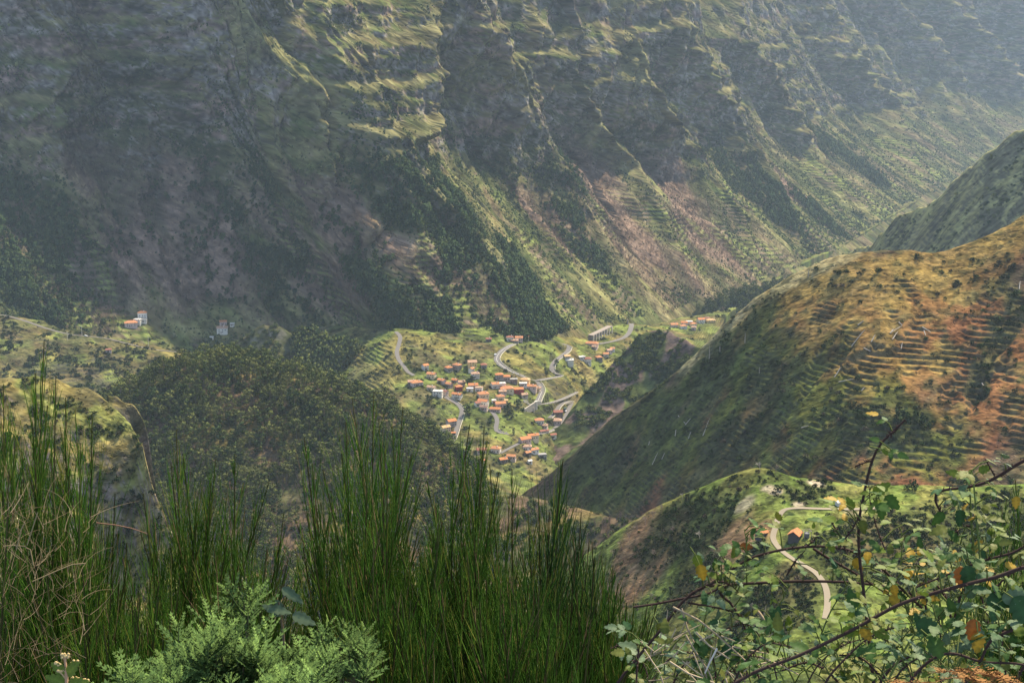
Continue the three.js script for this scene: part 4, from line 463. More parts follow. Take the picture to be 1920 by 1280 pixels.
function parapet(label, k, a, b, side, mat = MR.white, h = .95) { const o = tag(structure(new THREE.Mesh(wallGeometry(seg(k, a, b), side * (roadLine[k].w + .5), h, .2), mat), named('parapet_wall')), label, 'wall'); delete o.userData.kind; return o; }
parapet('long white parapet along the outer edge of the curving main road above the village', 'mainRoad', 0, .6, -1);
parapet('white parapet on the right side of the road running down from the junction', 'mainRoad', .66, .97, -1);
parapet('white parapet round the outside of the upper road bend', 'upperRoad', 0, .62, -1);
parapet('white parapet beside the short road joining the village junction', 'upperRoad', .7, .97, -1);
parapet('white parapet on the outside of the road that descends past two houses on the left', 'leftRoad', .02, .95, -1);
parapet('pale parapet along the upper edge of the lower loop road', 'loopRoad', 0, 1, -1);
parapet('pale wall beside the lower road next to the long orange roofs', 'lowerRoad', .1, .62, -1);
function retaining(label, k, a, b, side, h, mat) { const o = tag(structure(new THREE.Mesh(wallGeometry(seg(k, a, b), side * (roadLine[k].w + .4), -.4, .5, h), mat), named('retaining_wall')), label, 'wall'); delete o.userData.kind; }
retaining('dark stone retaining wall below the first curve of the main road', 'mainRoad', .02, .2, -1, 7, MR.stone);
retaining('dark stone retaining wall below the upper road bend', 'upperRoad', .05, .4, -1, 8, MR.stone);
retaining('brown stone retaining wall below the descending road beside the two lone houses', 'leftRoad', .55, .95, -1, 5, MR.stone);
retaining('low stone wall below the road beside the junction', 'mainRoad', .66, .85, -1, 4, MR.stone);
{ const o = tag(structure(new THREE.Mesh(wallGeometry(seg('riverRoad', .28, .62), -roadLine.riverRoad.w - .6, 7, .6), MR.concrete), named('retaining_wall')), 'tall pale curved concrete wall beside the main valley road', 'wall'); delete o.userData.kind; }
function dashes(label, k, a, b, side) { // a parapet of separate blocks
  const o = thing('block_parapet', label, 'parapet', null), pts = seg(k, a, b), c = new THREE.CatmullRomCurve3(pts), n = Math.floor(c.getLength() / 3.4), g = [];
  for (let i = 0; i < n; i++) { const p = c.getPointAt((i + .5) / n), t = c.getTangentAt((i + .5) / n), l = Math.hypot(t.x, t.z), q = new THREE.BoxGeometry(1.9, 1.5, .5); q.rotateY(-Math.atan2(t.z, t.x)); q.translate(p.x - t.z / l * side * (roadLine[k].w + .4), p.y + .8, p.z + t.x / l * side * (roadLine[k].w + .4)); g.push(q); }
  const m = part('blocks', mergeGeometries(g), MR.white, o); m.userData.kind = 'stuff';
}
dashes('row of white blocks edging the side road that climbs to the right', 'sideRoad', .05, .75, -1);
dashes('row of white blocks at the bend of the middle road below the houses', 'middleRoad', .7, 1, -1);
dashes('row of white blocks along the main road left of the junction', 'mainRoad', .36, .58, 1);
const house_at = (px, py) => { const p = strike(HVALLEY, px, py, 1200, 4600) ?? strike(BARE, px, py, 1200, 4600); return p; };
{ // gallery with pillars and the bridge wall
  const p0 = house_at(1112, 641), p1 = house_at(1146, 635), d = V().subVectors(p1, p0), L = d.length(), o = thing('road_gallery', 'dark road gallery with a row of pale pillars beside the valley road', 'gallery', p0, -Math.atan2(d.z, d.x));
  part('roof_slab', new THREE.BoxGeometry(L + 4, .9, 8).translate(L / 2, 9.5, -3), MR.stone, o); part('back_wall', new THREE.BoxGeometry(L + 4, 9, 1).translate(L / 2, 4.5, -6.4), MR.stone, o);
  for (let i = 0; i < 8; i++) part('pillar', new THREE.BoxGeometry(1.4, 9.4, 1.4).translate(L * i / 7, 4.4, .8), MR.concrete, o);
  const q0 = house_at(983, 771), q1 = house_at(1003, 766), e = V().subVectors(q1, q0), W = e.length(), b = thing('bridge_abutment', 'pale concrete bridge abutment with wing wall below the road fork', 'bridge', q0, -Math.atan2(e.z, e.x));
  const s = new THREE.Shape(); s.moveTo(-2, -2); s.lineTo(W, -4); s.lineTo(W + 1, 7.5); s.lineTo(W - 4, 6.6); s.lineTo(0, 3.2); s.closePath();
  part('wing_wall', new THREE.ExtrudeGeometry(s, { depth: 1.2, bevelEnabled: false }), MR.concrete, b); part('pillar', new THREE.BoxGeometry(2.6, 13, 3).translate(W + 1.4, 1, .2), MR.white, b); part('pillar', new THREE.BoxGeometry(1.6, 8, 2).translate(W - 4, -3, 1), MR.concrete, b);
  part('side_wall', new THREE.BoxGeometry(1, 5, 7).rotateY(.6).translate(W + 9, 3.4, -2), MR.white, b);
}

// ---------- houses ----------
const WALLS = { w: [.74, .70, .62], c: [.66, .56, .40], g: [.34, .31, .28], y: [.72, .55, .26], r: [.30, .045, .05], s: [.22, .19, .17], p: [.62, .48, .42] }, ROOFS = { o: [.58, .25, .11], b: [.60, .23, .085], p: [.52, .32, .21], r: [.34, .13, .085], k: [.30, .18, .14], y: [.66, .42, .2], w: [.72, .70, .66], g: [.34, .33, .32], d: [.06, .12, .11] };
const wallMat = {}, roofMat = {}; for (const k in WALLS) wallMat[k] = new THREE.MeshStandardMaterial({ color: new THREE.Color(...WALLS[k]), roughness: .95 }); for (const k in ROOFS) { const t = GRAIN.clone(); t.repeat.set(.35, .35); roofMat[k] = new THREE.MeshStandardMaterial({ color: new THREE.Color(...ROOFS[k]).multiplyScalar(1.35), map: t, roughness: .9 }); }
const paneMat = new THREE.MeshStandardMaterial({ color: new THREE.Color(.05, .05, .055), roughness: .25 }), doorMat = new THREE.MeshStandardMaterial({ color: new THREE.Color(.14, .07, .04), roughness: .7 });
const winGeo = new THREE.BoxGeometry(1.1, 1.35, .16), doorGeo = new THREE.BoxGeometry(1.1, 2.1, .16), chimGeo = new THREE.BoxGeometry(.8, 1.5, .8);
function roofGeometry(w, d, rise, type) { // eaves at y = 0, tiles 0.25 thick
  const e = .5, x = w / 2 + e, z = d / 2 + e, q = type === 'hip' ? Math.max(.4, x - z) : type === 'flat' ? x : x, P = [], t = .25, y0 = -rise * e / z;
  const quad = (a, b, c, f) => { for (const v of [a, b, c, a, c, f]) P.push(...v); };
  const shell = (dy, flip) => { const A = [-x, y0 + dy, z], B = [x, y0 + dy, z], C = [x, y0 + dy, -z], D = [-x, y0 + dy, -z], R = [q, rise + dy, 0], L = [-q, rise + dy, 0]; const f = (a, b, c, d2) => flip ? quad(d2, c, b, a) : quad(a, b, c, d2); f(A, B, R, L); f(C, D, L, R); if (type === 'hip') { f(B, C, R, R); f(D, A, L, L); } return [A, B, C, D, R, L]; };
  if (type === 'flat') { const g = new THREE.BoxGeometry(w + .6, .4, d + .6).translate(0, .2, 0); g.deleteAttribute('uv'); const n = g.toNonIndexed(); addUV(n); return n; }
  const a = shell(t, false), b = shell(0, true); const rim = (i, j) => quad(b[i], b[j], a[j], a[i]); rim(0, 1); rim(2, 3); if (type === 'hip') { rim(1, 2); rim(3, 0); } else { rim(1, 4); rim(4, 2); rim(3, 5); rim(5, 0); }
  const g = new THREE.BufferGeometry(); g.setAttribute('position', new THREE.Float32BufferAttribute(P, 3)); g.computeVertexNormals(); addUV(g); return g;
}
function addUV(g) { const p = g.attributes.position, uv = new Float32Array(p.count * 2); for (let i = 0; i < p.count; i++) { uv[i * 2] = p.getX(i); uv[i * 2 + 1] = p.getZ(i) + p.getY(i); } g.setAttribute('uv', new THREE.BufferAttribute(uv, 2)); }
function bodyGeometry(w, d, h, rise, type, deep = 5) { const s = new THREE.Shape(); s.moveTo(-d / 2, -deep); s.lineTo(d / 2, -deep); s.lineTo(d / 2, h); if (type === 'gable') s.lineTo(0, h + rise); s.lineTo(-d / 2, h); s.closePath(); return new THREE.ExtrudeGeometry(s, { depth: w, bevelEnabled: false }).translate(0, 0, -w / 2).rotateY(Math.PI / 2); }
const hr = rng(1717);
function house(px, py, w, d, h, turn, type, wc, rc, label, pos, small) {
  const p = pos ?? house_at(px, py); if (!p) return;
  const sc = small ? 1 : .74 + .12 * hr(); w *= sc; d *= sc; const rise = type === 'flat' ? 0 : d * .26, o = thing(h < 3.1 ? 'shed' : 'house', label, h < 3.1 ? 'shed' : 'house', p, turn * Math.PI / 180);
  part('wall', bodyGeometry(w, d, h, rise, type), wallMat[wc], o); const rf = part('roof', roofGeometry(w, d, rise, type), roofMat[rc], o); rf.position.y = h + .02;
  if (h > 3.1 && hr() < .7) { const c = part('chimney', chimGeo, wallMat.w, rf); c.position.set(w * (.15 + .2 * hr()), rise * .6 + .8, d * .16); }
  if (small) return o;
  for (let f = 0; f < (h > 4.6 ? 2 : 1); f++) { const y = 1.5 + f * 2.7; for (const s of [-.28, .05, .3]) if (hr() < .85) part('window', winGeo, paneMat, o).position.set(w * s, y, d / 2 + .02); for (const s of [-.22, .24]) if (hr() < .8) { const q = part('window', winGeo, paneMat, o); q.position.set(w / 2 + .02, y, d * s); q.rotation.y = Math.PI / 2; } }
  part('door', doorGeo, doorMat, o).position.set(w * -.1, 1.0, d / 2 + .03); return o;
}
const HOUSES = [
  [781, 722, 17, 10, 4, 25, 'hip', 'p', 'o', 'long orange hipped roof at the left end of the village beside bare bushes'], [772, 720, 11, 8, 3.4, 10, 'gable', 's', 'p', 'dull pink roof attached left of the long hipped house at the village edge'], [809, 708, 13, 9, 5, -20, 'gable', 'c', 'o', 'cream house with an orange gable roof at the end of the valley road'], [797, 692, 8, 7, 5, 40, 'gable', 'w', 'b', 'small bright orange roof standing topmost at the end of the valley road'],
  [841, 695, 10, 9, 4.6, 35, 'hip', 'g', 'b', 'orange roofed grey house alone in the upper fields left of a twin'], [857, 690, 12, 9, 4.6, -40, 'hip', 'g', 'o', 'orange roofed grey house in the upper fields with a lean-to on its right'], [885, 686, 14, 10, 5.4, 15, 'gable', 'y', 'p', 'large house with a pale tiled roof and yellow end wall above the village'], [907, 689, 9, 8, 4, 10, 'hip', 'g', 'r', 'small brown red roof right of the yellow walled house'],
  [884, 698, 7, 6, 5, 60, 'gable', 'w', 'b', 'narrow tall house with a steep orange roof left of the pale path'], [891, 707, 12, 9, 5, 10, 'hip', 'w', 'p', 'white house with a salmon hipped roof beside the pale path'], [828, 718, 11, 7, 4, -35, 'gable', 'p', 'o', 'orange roof second along the slanting row in the village centre left'], [842, 725, 9, 7, 4, -35, 'gable', 'g', 'o', 'small orange roof at the lower end of the slanting row'], [853, 717, 9, 7, 3.6, -30, 'gable', 'g', 'b', 'narrow orange roof under the fields north of the red house'], [865, 721, 10, 7, 3.8, 15, 'gable', 'p', 'p', 'pinkish roof house right of the narrow orange roof'],
  [860, 731, 9, 8, 4.6, 20, 'hip', 'r', 'b', 'house with dark red walls under a bright orange roof'], [887, 727, 13, 8, 4, 8, 'gable', 'p', 'b', 'flat looking orange roof above the low white houses in the centre'], [881, 733, 10, 6, 3.4, 0, 'flat', 'w', 'w', 'low white flat roofed house left in the village centre'], [898, 733, 10, 7, 4.6, -15, 'flat', 'w', 'p', 'white house with a terrace roof in the village centre'], [906, 744, 14, 10, 4.6, 15, 'hip', 'c', 'o', 'broad orange hipped roof over cream walls in a green plot'], [857, 746, 15, 7, 5, -28, 'gable', 'w', 'b', 'long white house with an orange roof above the descending road'],
  [821, 742, 13, 8, 6, -12, 'flat', 'w', 'w', 'tall white flat roofed house where the descending road begins'], [809, 731, 12, 7, 3.8, -25, 'gable', 'c', 'p', 'salmon roof behind the tall white flat roofed house'], [833, 738, 11, 6, 3.6, -35, 'gable', 'p', 'r', 'dull red roof touching the upper end of the descending road'], [936, 709, 12, 9, 5, 10, 'hip', 'g', 'b', 'orange hipped roof left of two neighbours over grey stone walls'], [949, 712, 11, 8, 4.6, 5, 'hip', 'g', 'b', 'orange hipped roof right of two neighbours over grey stone walls'],
  [963, 717, 12, 8, 4.4, 0, 'flat', 's', 'g', 'grey flat roofed unfinished house above the central orange complex'], [985, 717, 13, 9, 4.2, -15, 'hip', 'y', 'y', 'yellow orange hipped house close to the road junction'], [928, 726, 12, 9, 4.6, 20, 'gable', 'w', 'o', 'orange roofed white house joined to a white flat block'], [940, 725, 12, 7, 4.6, 15, 'flat', 'w', 'w', 'white flat block in the middle of the village'], [950, 734, 18, 11, 4.6, 10, 'hip', 'c', 'o', 'largest orange hipped complex in the middle of the village'], [942, 738, 10, 7, 3.4, 10, 'gable', 'p', 'p', 'low salmon roof in front of the largest hipped complex'],
  [972, 736, 13, 8, 4.8, 12, 'gable', 'r', 'b', 'orange roof over dark red walls right of the largest complex'], [981, 723, 12, 7, 3.4, 0, 'flat', 'w', 'w', 'white flat roof below the yellow orange house'], [995, 729, 17, 8, 4, -8, 'gable', 'p', 'o', 'long orange roof along the road below the junction'], [1008, 732, 9, 7, 4, -20, 'hip', 'c', 'p', 'pale salmon roof right at the road bend below the junction'], [983, 744, 9, 7, 3.4, 20, 'gable', 'p', 'p', 'faded pink roof at the end of the dark terrace wall'], [938, 749, 11, 9, 4.6, 25, 'hip', 'c', 'o', 'orange pyramid roof on the green rise below the central complex'],
  [906, 758, 14, 8, 4.6, -25, 'gable', 'w', 'b', 'bright orange two part roof with a white end wall above the middle road'], [895, 760, 8, 7, 3.6, 30, 'gable', 'w', 'r', 'small red roof left of the two part orange roof'], [907, 768, 10, 7, 3.8, -10, 'gable', 'p', 'k', 'pale house with a brown roof at the start of the middle road'], [938, 762, 14, 8, 4.2, 15, 'gable', 'p', 'o', 'orange roof below the pyramid roof beside a yellow wall'], [929, 771, 14, 7, 3.4, -12, 'gable', 'p', 'b', 'low orange roof along the bend of the middle road'], [949, 756, 5, 5, 4, 0, 'flat', 'y', 'y', 'small yellow block right of the orange pyramid roof'], [926, 755, 6, 5, 3.4, 15, 'flat', 'w', 'w', 'tiny white block left of the orange pyramid roof'],
  [846, 797, 12, 9, 5.4, 30, 'gable', 'g', 'b', 'upper of two lone houses left of the descending road with a bright orange roof'], [835, 808, 13, 9, 5, 35, 'gable', 'c', 'y', 'lower of two lone houses left of the descending road with a cream roof'], [850, 815, 6, 4, 2.6, 10, 'gable', 's', 'b', 'little orange roofed shed beside the two lone houses'], [1011, 793, 12, 9, 4.2, 10, 'hip', 'w', 'o', 'orange roofed house with a white yard wall below the bridge'], [1040, 793, 19, 10, 4, -5, 'hip', 'p', 'p', 'wide salmon hipped roof beside the low road'], [1046, 777, 14, 9, 3.6, 10, 'gable', 's', 'r', 'red brown roof inside the loop of the road'],
  [1057, 769, 8, 5, 2.8, 0, 'flat', 's', 'd', 'dark green roofed shed inside the loop of the road'], [1020, 802, 11, 7, 3.6, -12, 'gable', 'p', 'p', 'faded orange roof below the wide salmon roof'], [1083, 781, 15, 8, 4.4, 40, 'gable', 'w', 'o', 'orange roof on the right bank sloping up to the spur'], [1100, 775, 11, 8, 4.4, 10, 'hip', 'p', 'b', 'orange hipped roof highest in the right bank cluster'], [1075, 790, 9, 6, 3.6, 30, 'gable', 'w', 'o', 'small orange roof at the left of the right bank cluster'], [1090, 791, 13, 8, 4, 25, 'gable', 'g', 'b', 'orange roofed grey house in the middle of the right bank cluster'], [1104, 786, 11, 7, 4, 30, 'gable', 'w', 'o', 'orange roof at the right of the right bank cluster'],
  [1072, 811, 14, 11, 5, 12, 'hip', 'c', 'b', 'largest bright orange pyramid roof on the right bank'], [984, 828, 15, 9, 4, 30, 'gable', 'p', 'b', 'lower of two long orange roofs along the lower road'], [999, 822, 16, 8, 4.2, 20, 'gable', 'c', 'b', 'upper of two long orange roofs along the lower road'], [1020, 812, 13, 5, 3.2, 25, 'gable', 'p', 'r', 'long thin red roof behind the two long orange roofs'], [1037, 820, 9, 6, 3.6, 20, 'gable', 'w', 'r', 'small red roof among bare bushes on the right bank'], [1050, 818, 11, 7, 4, 35, 'gable', 'p', 'o', 'orange roof left of the largest pyramid roof'], [1059, 822, 7, 4, 2.8, 10, 'flat', 'w', 'w', 'little white shed below the largest pyramid roof'],
  [988, 842, 13, 8, 3.8, 5, 'hip', 'w', 'p', 'salmon hipped roof below the lower road'], [1001, 848, 12, 7, 3.8, 35, 'gable', 'w', 'o', 'orange roof with a pale yard right of the salmon hipped roof'], [989, 853, 8, 6, 3.4, 40, 'gable', 's', 'o', 'small orange roof beneath the salmon hipped roof'], [930, 847, 12, 9, 4.6, -15, 'hip', 'w', 'o', 'white house with an orange hipped roof in a green field beside the lower road'], [902, 848, 12, 7, 3.6, 10, 'gable', 'p', 'r', 'red roof half hidden by broom tips left of the white house'], [904, 868, 9, 7, 3.6, -25, 'gable', 'p', 'o', 'lowest orange roof seen between the broom tips'], [943, 866, 10, 7, 3.6, 25, 'gable', 's', 'b', 'orange roof at the foot of the village left of a salmon one'], [959, 860, 12, 7, 3.6, -12, 'gable', 'p', 'o', 'orange roof at the foot of the village on the green slope'],
  [1016, 856, 11, 7, 3, 15, 'flat', 'g', 'g', 'grey flat shed on the bright green slope'], [993, 868, 6, 5, 2.8, 35, 'gable', 'w', 'w', 'tiny white shed on the lowest green terrace'], [956, 638, 11, 8, 4.6, 10, 'hip', 'w', 'r', 'red roof at the left of the hamlet where the main road comes in'], [973, 638, 12, 8, 4, 0, 'gable', 'p', 'o', 'orange roof in the middle of the hamlet where the main road comes in'], [986, 636, 9, 7, 4.6, 15, 'hip', 'c', 'o', 'small orange roof at the right of the hamlet where the main road comes in'], [965, 643, 11, 7, 3.8, -10, 'gable', 's', 'p', 'salmon roof in front of the hamlet where the main road comes in'], [916, 640, 9, 6, 3.6, 10, 'gable', 's', 'r', 'solitary small red roof under the dark slope'],
  [1065, 680, 17, 8, 4, 5, 'gable', 'w', 'w', 'long white roofed house below the upper road'], [1063, 674, 9, 7, 5, 20, 'gable', 'c', 'c' in ROOFS ? 'c' : 'y', 'pale yellow house behind the long white roof'], [1102, 680, 12, 9, 6, 0, 'hip', 'w', 'r', 'tall white house with a red roof standing alone right of the upper road'], [1091, 673, 10, 6, 3.4, 25, 'flat', 'w', 'w', 'white outbuilding behind the tall white house'], [1110, 648, 20, 10, 4, -12, 'hip', 'p', 'o', 'wide orange roof below the road gallery'], [1115, 654, 8, 6, 3.6, -30, 'gable', 'p', 'p', 'small salmon roof under the wide orange roof'], [1123, 675, 10, 9, 4.6, 20, 'hip', 's', 'o', 'orange cone roof beside the riverside road'],
  [1136, 668, 9, 7, 4, 10, 'gable', 'c', 'o', 'lower orange roof in the cluster cut off by the dark spur'], [1142, 661, 9, 7, 4, 25, 'gable', 'p', 'p', 'salmon roof in the cluster cut off by the dark spur'], [1148, 658, 8, 7, 4, 10, 'gable', 'w', 'o', 'upper orange roof in the cluster cut off by the dark spur'],
  [1247, 602, 16, 10, 6, 10, 'hip', 'p', 'r', 'red roofed building left in the far riverside hamlet'], [1264, 613, 14, 9, 4.4, 15, 'gable', 'p', 'o', 'orange roof standing apart left in the far riverside hamlet'], [1281, 616, 13, 9, 5, 20, 'hip', 'w', 'o', 'orange roof lowest in the far riverside hamlet'], [1283, 610, 12, 9, 5, 0, 'gable', 'p', 'b', 'orange roof left of the white block in the far riverside hamlet'], [1293, 609, 12, 8, 6, 0, 'flat', 'w', 'w', 'white flat block in the far riverside hamlet'], [1300, 612, 12, 9, 5, 30, 'hip', 'c', 'o', 'orange roof right of the white block in the far riverside hamlet'], [1301, 618, 10, 8, 4.6, -10, 'hip', 'p', 'p', 'salmon roof at the lower right of the far riverside hamlet'], [1314, 605, 13, 10, 6, 20, 'gable', 'w', 'b', 'tall orange roofed house under the wooded knoll'], [1333, 605, 17, 10, 5, 10, 'hip', 'y', 'y', 'broad yellow orange roof at the right of the far riverside hamlet'], [1326, 601, 10, 7, 4.4, 0, 'gable', 'p', 'r', 'red roof behind the broad yellow orange roof'], [1268, 595, 12, 8, 4.4, 15, 'gable', 'p', 'o', 'orange roof nearest the main valley road in the far hamlet'],
];
for (const h of HOUSES) house(...h);
function wallSpot(px, py) { const [u, y] = wallFind(px, py, 60); let best = null, bd = 1e9; for (let a = -14; a <= 14; a++) for (let b = -14; b <= 14; b++) { const U = u + a * 5, Y = y + b * 5, p = wallAt(U, Y), q = pixOf(...p), d = (q[0] - px) ** 2 + (q[1] - py) ** 2; if (d < bd) { bd = d; best = p; } } return V(...best); }
for (const h of [[246, 606, 22, 13, 5, 15, 'hip', 'p', 'o', 'large orange roof left in the hamlet at the mountain foot'], [264, 600, 16, 11, 8, 10, 'hip', 'w', 'o', 'tall white house with an orange roof in the hamlet at the mountain foot'], [256, 609, 13, 9, 5, -15, 'flat', 'w', 'w', 'white flat building below the large orange roof at the mountain foot'], [272, 606, 9, 7, 4, 0, 'flat', 'w', 'g', 'pale small building right in the hamlet at the mountain foot'], [422, 610, 12, 8, 4, 10, 'gable', 'p', 'o', 'orange roof on the terraces above the pink house'], [417, 628, 18, 10, 7, 5, 'gable', 'w', 'p', 'pink roofed white house alone on the terraces'], [437, 611, 7, 6, 3, 0, 'flat', 'w', 'w', 'tiny white hut on the terraces right of the orange roof'], [399, 631, 6, 5, 3, 0, 'flat', 'w', 'w', 'tiny white hut left of the pink roofed house'], [1514, 367, 12, 9, 5, 0, 'gable', 'w', 'p', 'lone pale house on the far slope before the green ridge']]) house(...h.slice(0, 10), wallSpot(h[0], h[1]));
house(203, 659, 9, 6, 2.9, 15, 'gable', 'p', 'r', 'small red shed on the terraces of the left shoulder');
// barns on the near spur
{
  const g = (px, py) => strike(HFIELD, px, py, 400, 1000), dark = wallMat.s;
  for (const [px, py, w, d, h, t, label] of [[1491, 1010, 5.4, 4.6, 2.5, 62, 'barn with an orange gable roof and dark end wall beside the dirt track'], [1428, 1006, 4.2, 3.6, 2.3, 38, 'smaller orange roofed barn left of the dirt track']]) { const p = g(px, py), o = thing('barn', label, 'barn', p, t * Math.PI / 180); part('wall', bodyGeometry(w, d, h, d * .34, 'gable', 1.5), new THREE.MeshStandardMaterial({ color: new THREE.Color(.075, .07, .07), roughness: .95 }), o); const rf = part('roof', roofGeometry(w, d, d * .34, 'gable'), roofMat.b, o); rf.position.y = h + .02; part('door', new THREE.BoxGeometry(.12, 1.9, 1.1), doorMat, o).position.set(w / 2 + .03, .95, 0); }
  const tp = g(1513, 1008), o = thing('water_tank', 'grey open frame tank stand beside the orange barn', 'tank stand', tp, .2), m = MR.stone; for (const x of [-1.5, 0, 1.5]) for (const z of [-1.3, 1.3]) part('post', new THREE.BoxGeometry(.18, 3.4, .18).translate(x, 1.6, z), m, o); part('tank', new THREE.CylinderGeometry(1.2, 1.2, 1.9, 16).translate(0, 1.3, 0), new THREE.MeshStandardMaterial({ color: new THREE.Color(.14, .15, .16), roughness: .6 }), o); part('frame', mergeGeometries([new THREE.BoxGeometry(3.4, .16, .16).translate(0, 3.36, 1.3), new THREE.BoxGeometry(3.4, .16, .16).translate(0, 3.36, -1.3), new THREE.BoxGeometry(.16, .16, 2.5).translate(-1.6, 3.36, 0), new THREE.BoxGeometry(.16, .16, 2.5).translate(1.6, 3.36, 0)]), m, o);
  house(1573, 945, 2.6, 2.2, 1.7, 25, 'gable', 'w', 'w', 'tiny white hut on the pale green meadow above the dirt track', g(1573, 947), true);
}
// cars
function car(px, py, turn, col, label, H = HVALLEY, r0 = 1200) {
  const p = strike(H, px, py, r0, 4600); if (!p) return; p.y += .6; const o = thing('parked_car', label, 'car', p, turn * Math.PI / 180), m = new THREE.MeshStandardMaterial({ color: new THREE.Color(...col), roughness: .35, metalness: .1 });
  const s = new THREE.Shape(); s.moveTo(-2.1, .3); s.lineTo(2.1, .3); s.lineTo(2.15, .85); s.lineTo(1.1, 1.0); s.lineTo(.5, 1.5); s.lineTo(-1.3, 1.5); s.lineTo(-2.0, 1.0); s.closePath(); part('body', new THREE.ExtrudeGeometry(s, { depth: 1.6, bevelEnabled: true, bevelSize: .08, bevelThickness: .08, bevelSegments: 2 }).translate(0, 0, -.8), m, o);
  part('windscreen', new THREE.BoxGeometry(.06, .55, 1.4).rotateZ(.85).translate(.86, 1.27, 0), paneMat, o); for (const x of [-1.3, 1.3]) for (const z of [-.8, .8]) part('wheel', new THREE.CylinderGeometry(.33, .33, .24, 14).rotateX(Math.PI / 2).translate(x, .33, z), paneMat, o);
}
car(929, 666, 60, [.8, .8, .8], 'white car on the left side of the main road below its first curve'); car(1013, 731, 70, [.05, .05, .06], 'dark car on the road just below the junction'); car(1061, 772, 80, [.8, .8, .8], 'white car parked on the low road beside the loop'); car(849, 815, 20, [.45, .5, .55], 'pale grey car parked beside the two lone houses'); car(160, 631, -5, [.8, .8, .8], 'white car driving along the ridge road on the left');
// poles along the ridge road
for (const [px, py, h, l] of [[153, 629, 13, 'pale utility pole beside the ridge road near the white car'], [126, 638, 12, 'pale utility pole below the ridge road left of the white car'], [278, 650, 15, 'pale utility pole beside the ridge road at the mountain foot']]) { const p = strike(HVALLEY, px, py, 1400, 2600); if (!p) continue; const o = thing('utility_pole', l, 'pole', p); part('post', new THREE.CylinderGeometry(.22, .35, h, 8).translate(0, h / 2, 0), MR.concrete, o); part('crossbar', new THREE.BoxGeometry(2.4, .2, .2).translate(0, h - .8, 0), MR.concrete, o); }

// ---------- plants round the viewpoint ----------
const MF = {
  broom: new THREE.MeshPhysicalMaterial({ vertexColors: true, roughness: .8, specularIntensity: .15, side: THREE.DoubleSide }),
  wood: new THREE.MeshLambertMaterial({ vertexColors: true }),
  herb: new THREE.MeshPhysicalMaterial({ vertexColors: true, roughness: .9, specularIntensity: .1, side: THREE.DoubleSide }),
};
const nearGround = (x, z) => { const r = Math.hypot(x, z); let y = -2.05 - .22 * Math.max(0, r - 1); if (r > 5) y = -2.9 - (r - 5) * .62; return 600 + y; };
// green broom: every stem starts at the root, fans out and ends in a tuft of straight rods
function rod(s, p, d, L, r0, col, bend, sides = 3) { // a thin, slightly curved rod; returns its points
  const pts = [], up = V(0, 1, 0); let q = p.clone(), dir = d.clone(); const n = 4, h = s.p.length * 12.9898, wx = .09 * Math.sin(h), wz = .09 * Math.sin(h * 1.7 + 2); for (let i = 0; i <= n; i++) { pts.push(q.clone()); q = q.clone().addScaledVector(dir, L / n); dir.addScaledVector(up, bend); dir.x += wx; dir.z += wz; dir.normalize(); }
  s.tube(pts, [r0, r0 * .92, r0 * .8, r0 * .6, r0 * .22], sides, col); return pts;
}
function broom(label, seed, tips, { dist, root, rods = 34, colour = [.044, .105, .013], spreadX = .12, thin = 1, fill = 0, wood = .3 }) {
  // tips: [px, py] of the ends of the tallest branches; root: px of the foot
  const r = rng(seed), base = at(root, 1280, dist), foot = V(base.x, nearGround(base.x, base.z) - .05, base.z), o = thing('broom_shrub', label, 'broom shrub', foot), s = new Soup(), w = new Soup();
  const tone = (k) => { const t = r(); return shade(t < .05 ? [.16, .11, .06] : t < .14 ? [.13, .14, .025] : t < .3 ? [.085, .15, .02] : colour, k * (.65 + .7 * r())); };
  const branch = (tip, n, len) => {
    const m = foot.clone().add(V((r() - .5) * .24, 0, (r() - .5) * .24)), L = tip.distanceTo(m), d0 = V().subVectors(tip, m).normalize(), mid = m.clone().lerp(tip, .45).add(V((r() - .5) * .08, 0, (r() - .5) * .1)).addScaledVector(V(tip.x - m.x, 0, tip.z - m.z), -.16);
    const c = new THREE.CatmullRomCurve3([m, mid, tip]), P = c.getPoints(7), rel = P.map((p) => p.clone().sub(foot));
    w.tube(rel, rel.map((_, i) => lerp(.0085, .0014, i / 7) * thin), 4, shade(mix3([.10, .07, .04], colour, .3), .7 + .5 * r()));
    for (let k = 0; k < n; k++) { const t = .25 + .72 * Math.pow(r(), 1.15), p = c.getPoint(t).sub(foot), tan = c.getTangent(t), dir = tan.clone().add(V((r() - .5) * .62, .12 + r() * .2, (r() - .5) * .62)).normalize(), rise = Math.max(.06, (tip.y - foot.y - p.y) * .93), l = Math.min(len * (.5 + .7 * r()) * (1.1 - .5 * t), rise * (.75 + .3 * r())); rod(s, p, dir, l, (.0010 + .0008 * r()) * thin, tone(1), .07 + .05 * r()); if (r() < .6) { const q = p.clone().addScaledVector(dir, l * .35); rod(s, q, dir.clone().add(V((r() - .5) * .5, .1, (r() - .5) * .5)).normalize(), l * .55, .0010 * thin, tone(1), .08); } }
    
  };
  for (const [px, py, n = rods] of tips) branch(at(px, py, dist * (.93 + .14 * r())), n, .62 * dist / 4.2);
  for (let k = 0; k < fill; k++) { const [px, py] = tips[Math.floor(r() * tips.length)]; branch(at(px + (r() - .5) * 150, lerp(py, 1200, .25 + .6 * r()), dist * (.9 + .25 * r())), Math.round(rods * .8), .5 * dist / 4.2); }
  const a = part('branches', w.geometry(), MF.wood, o), b = part('green_rods', s.geometry(), MF.broom, o); b.userData.kind = 'stuff'; return s.p.length / 9;
}
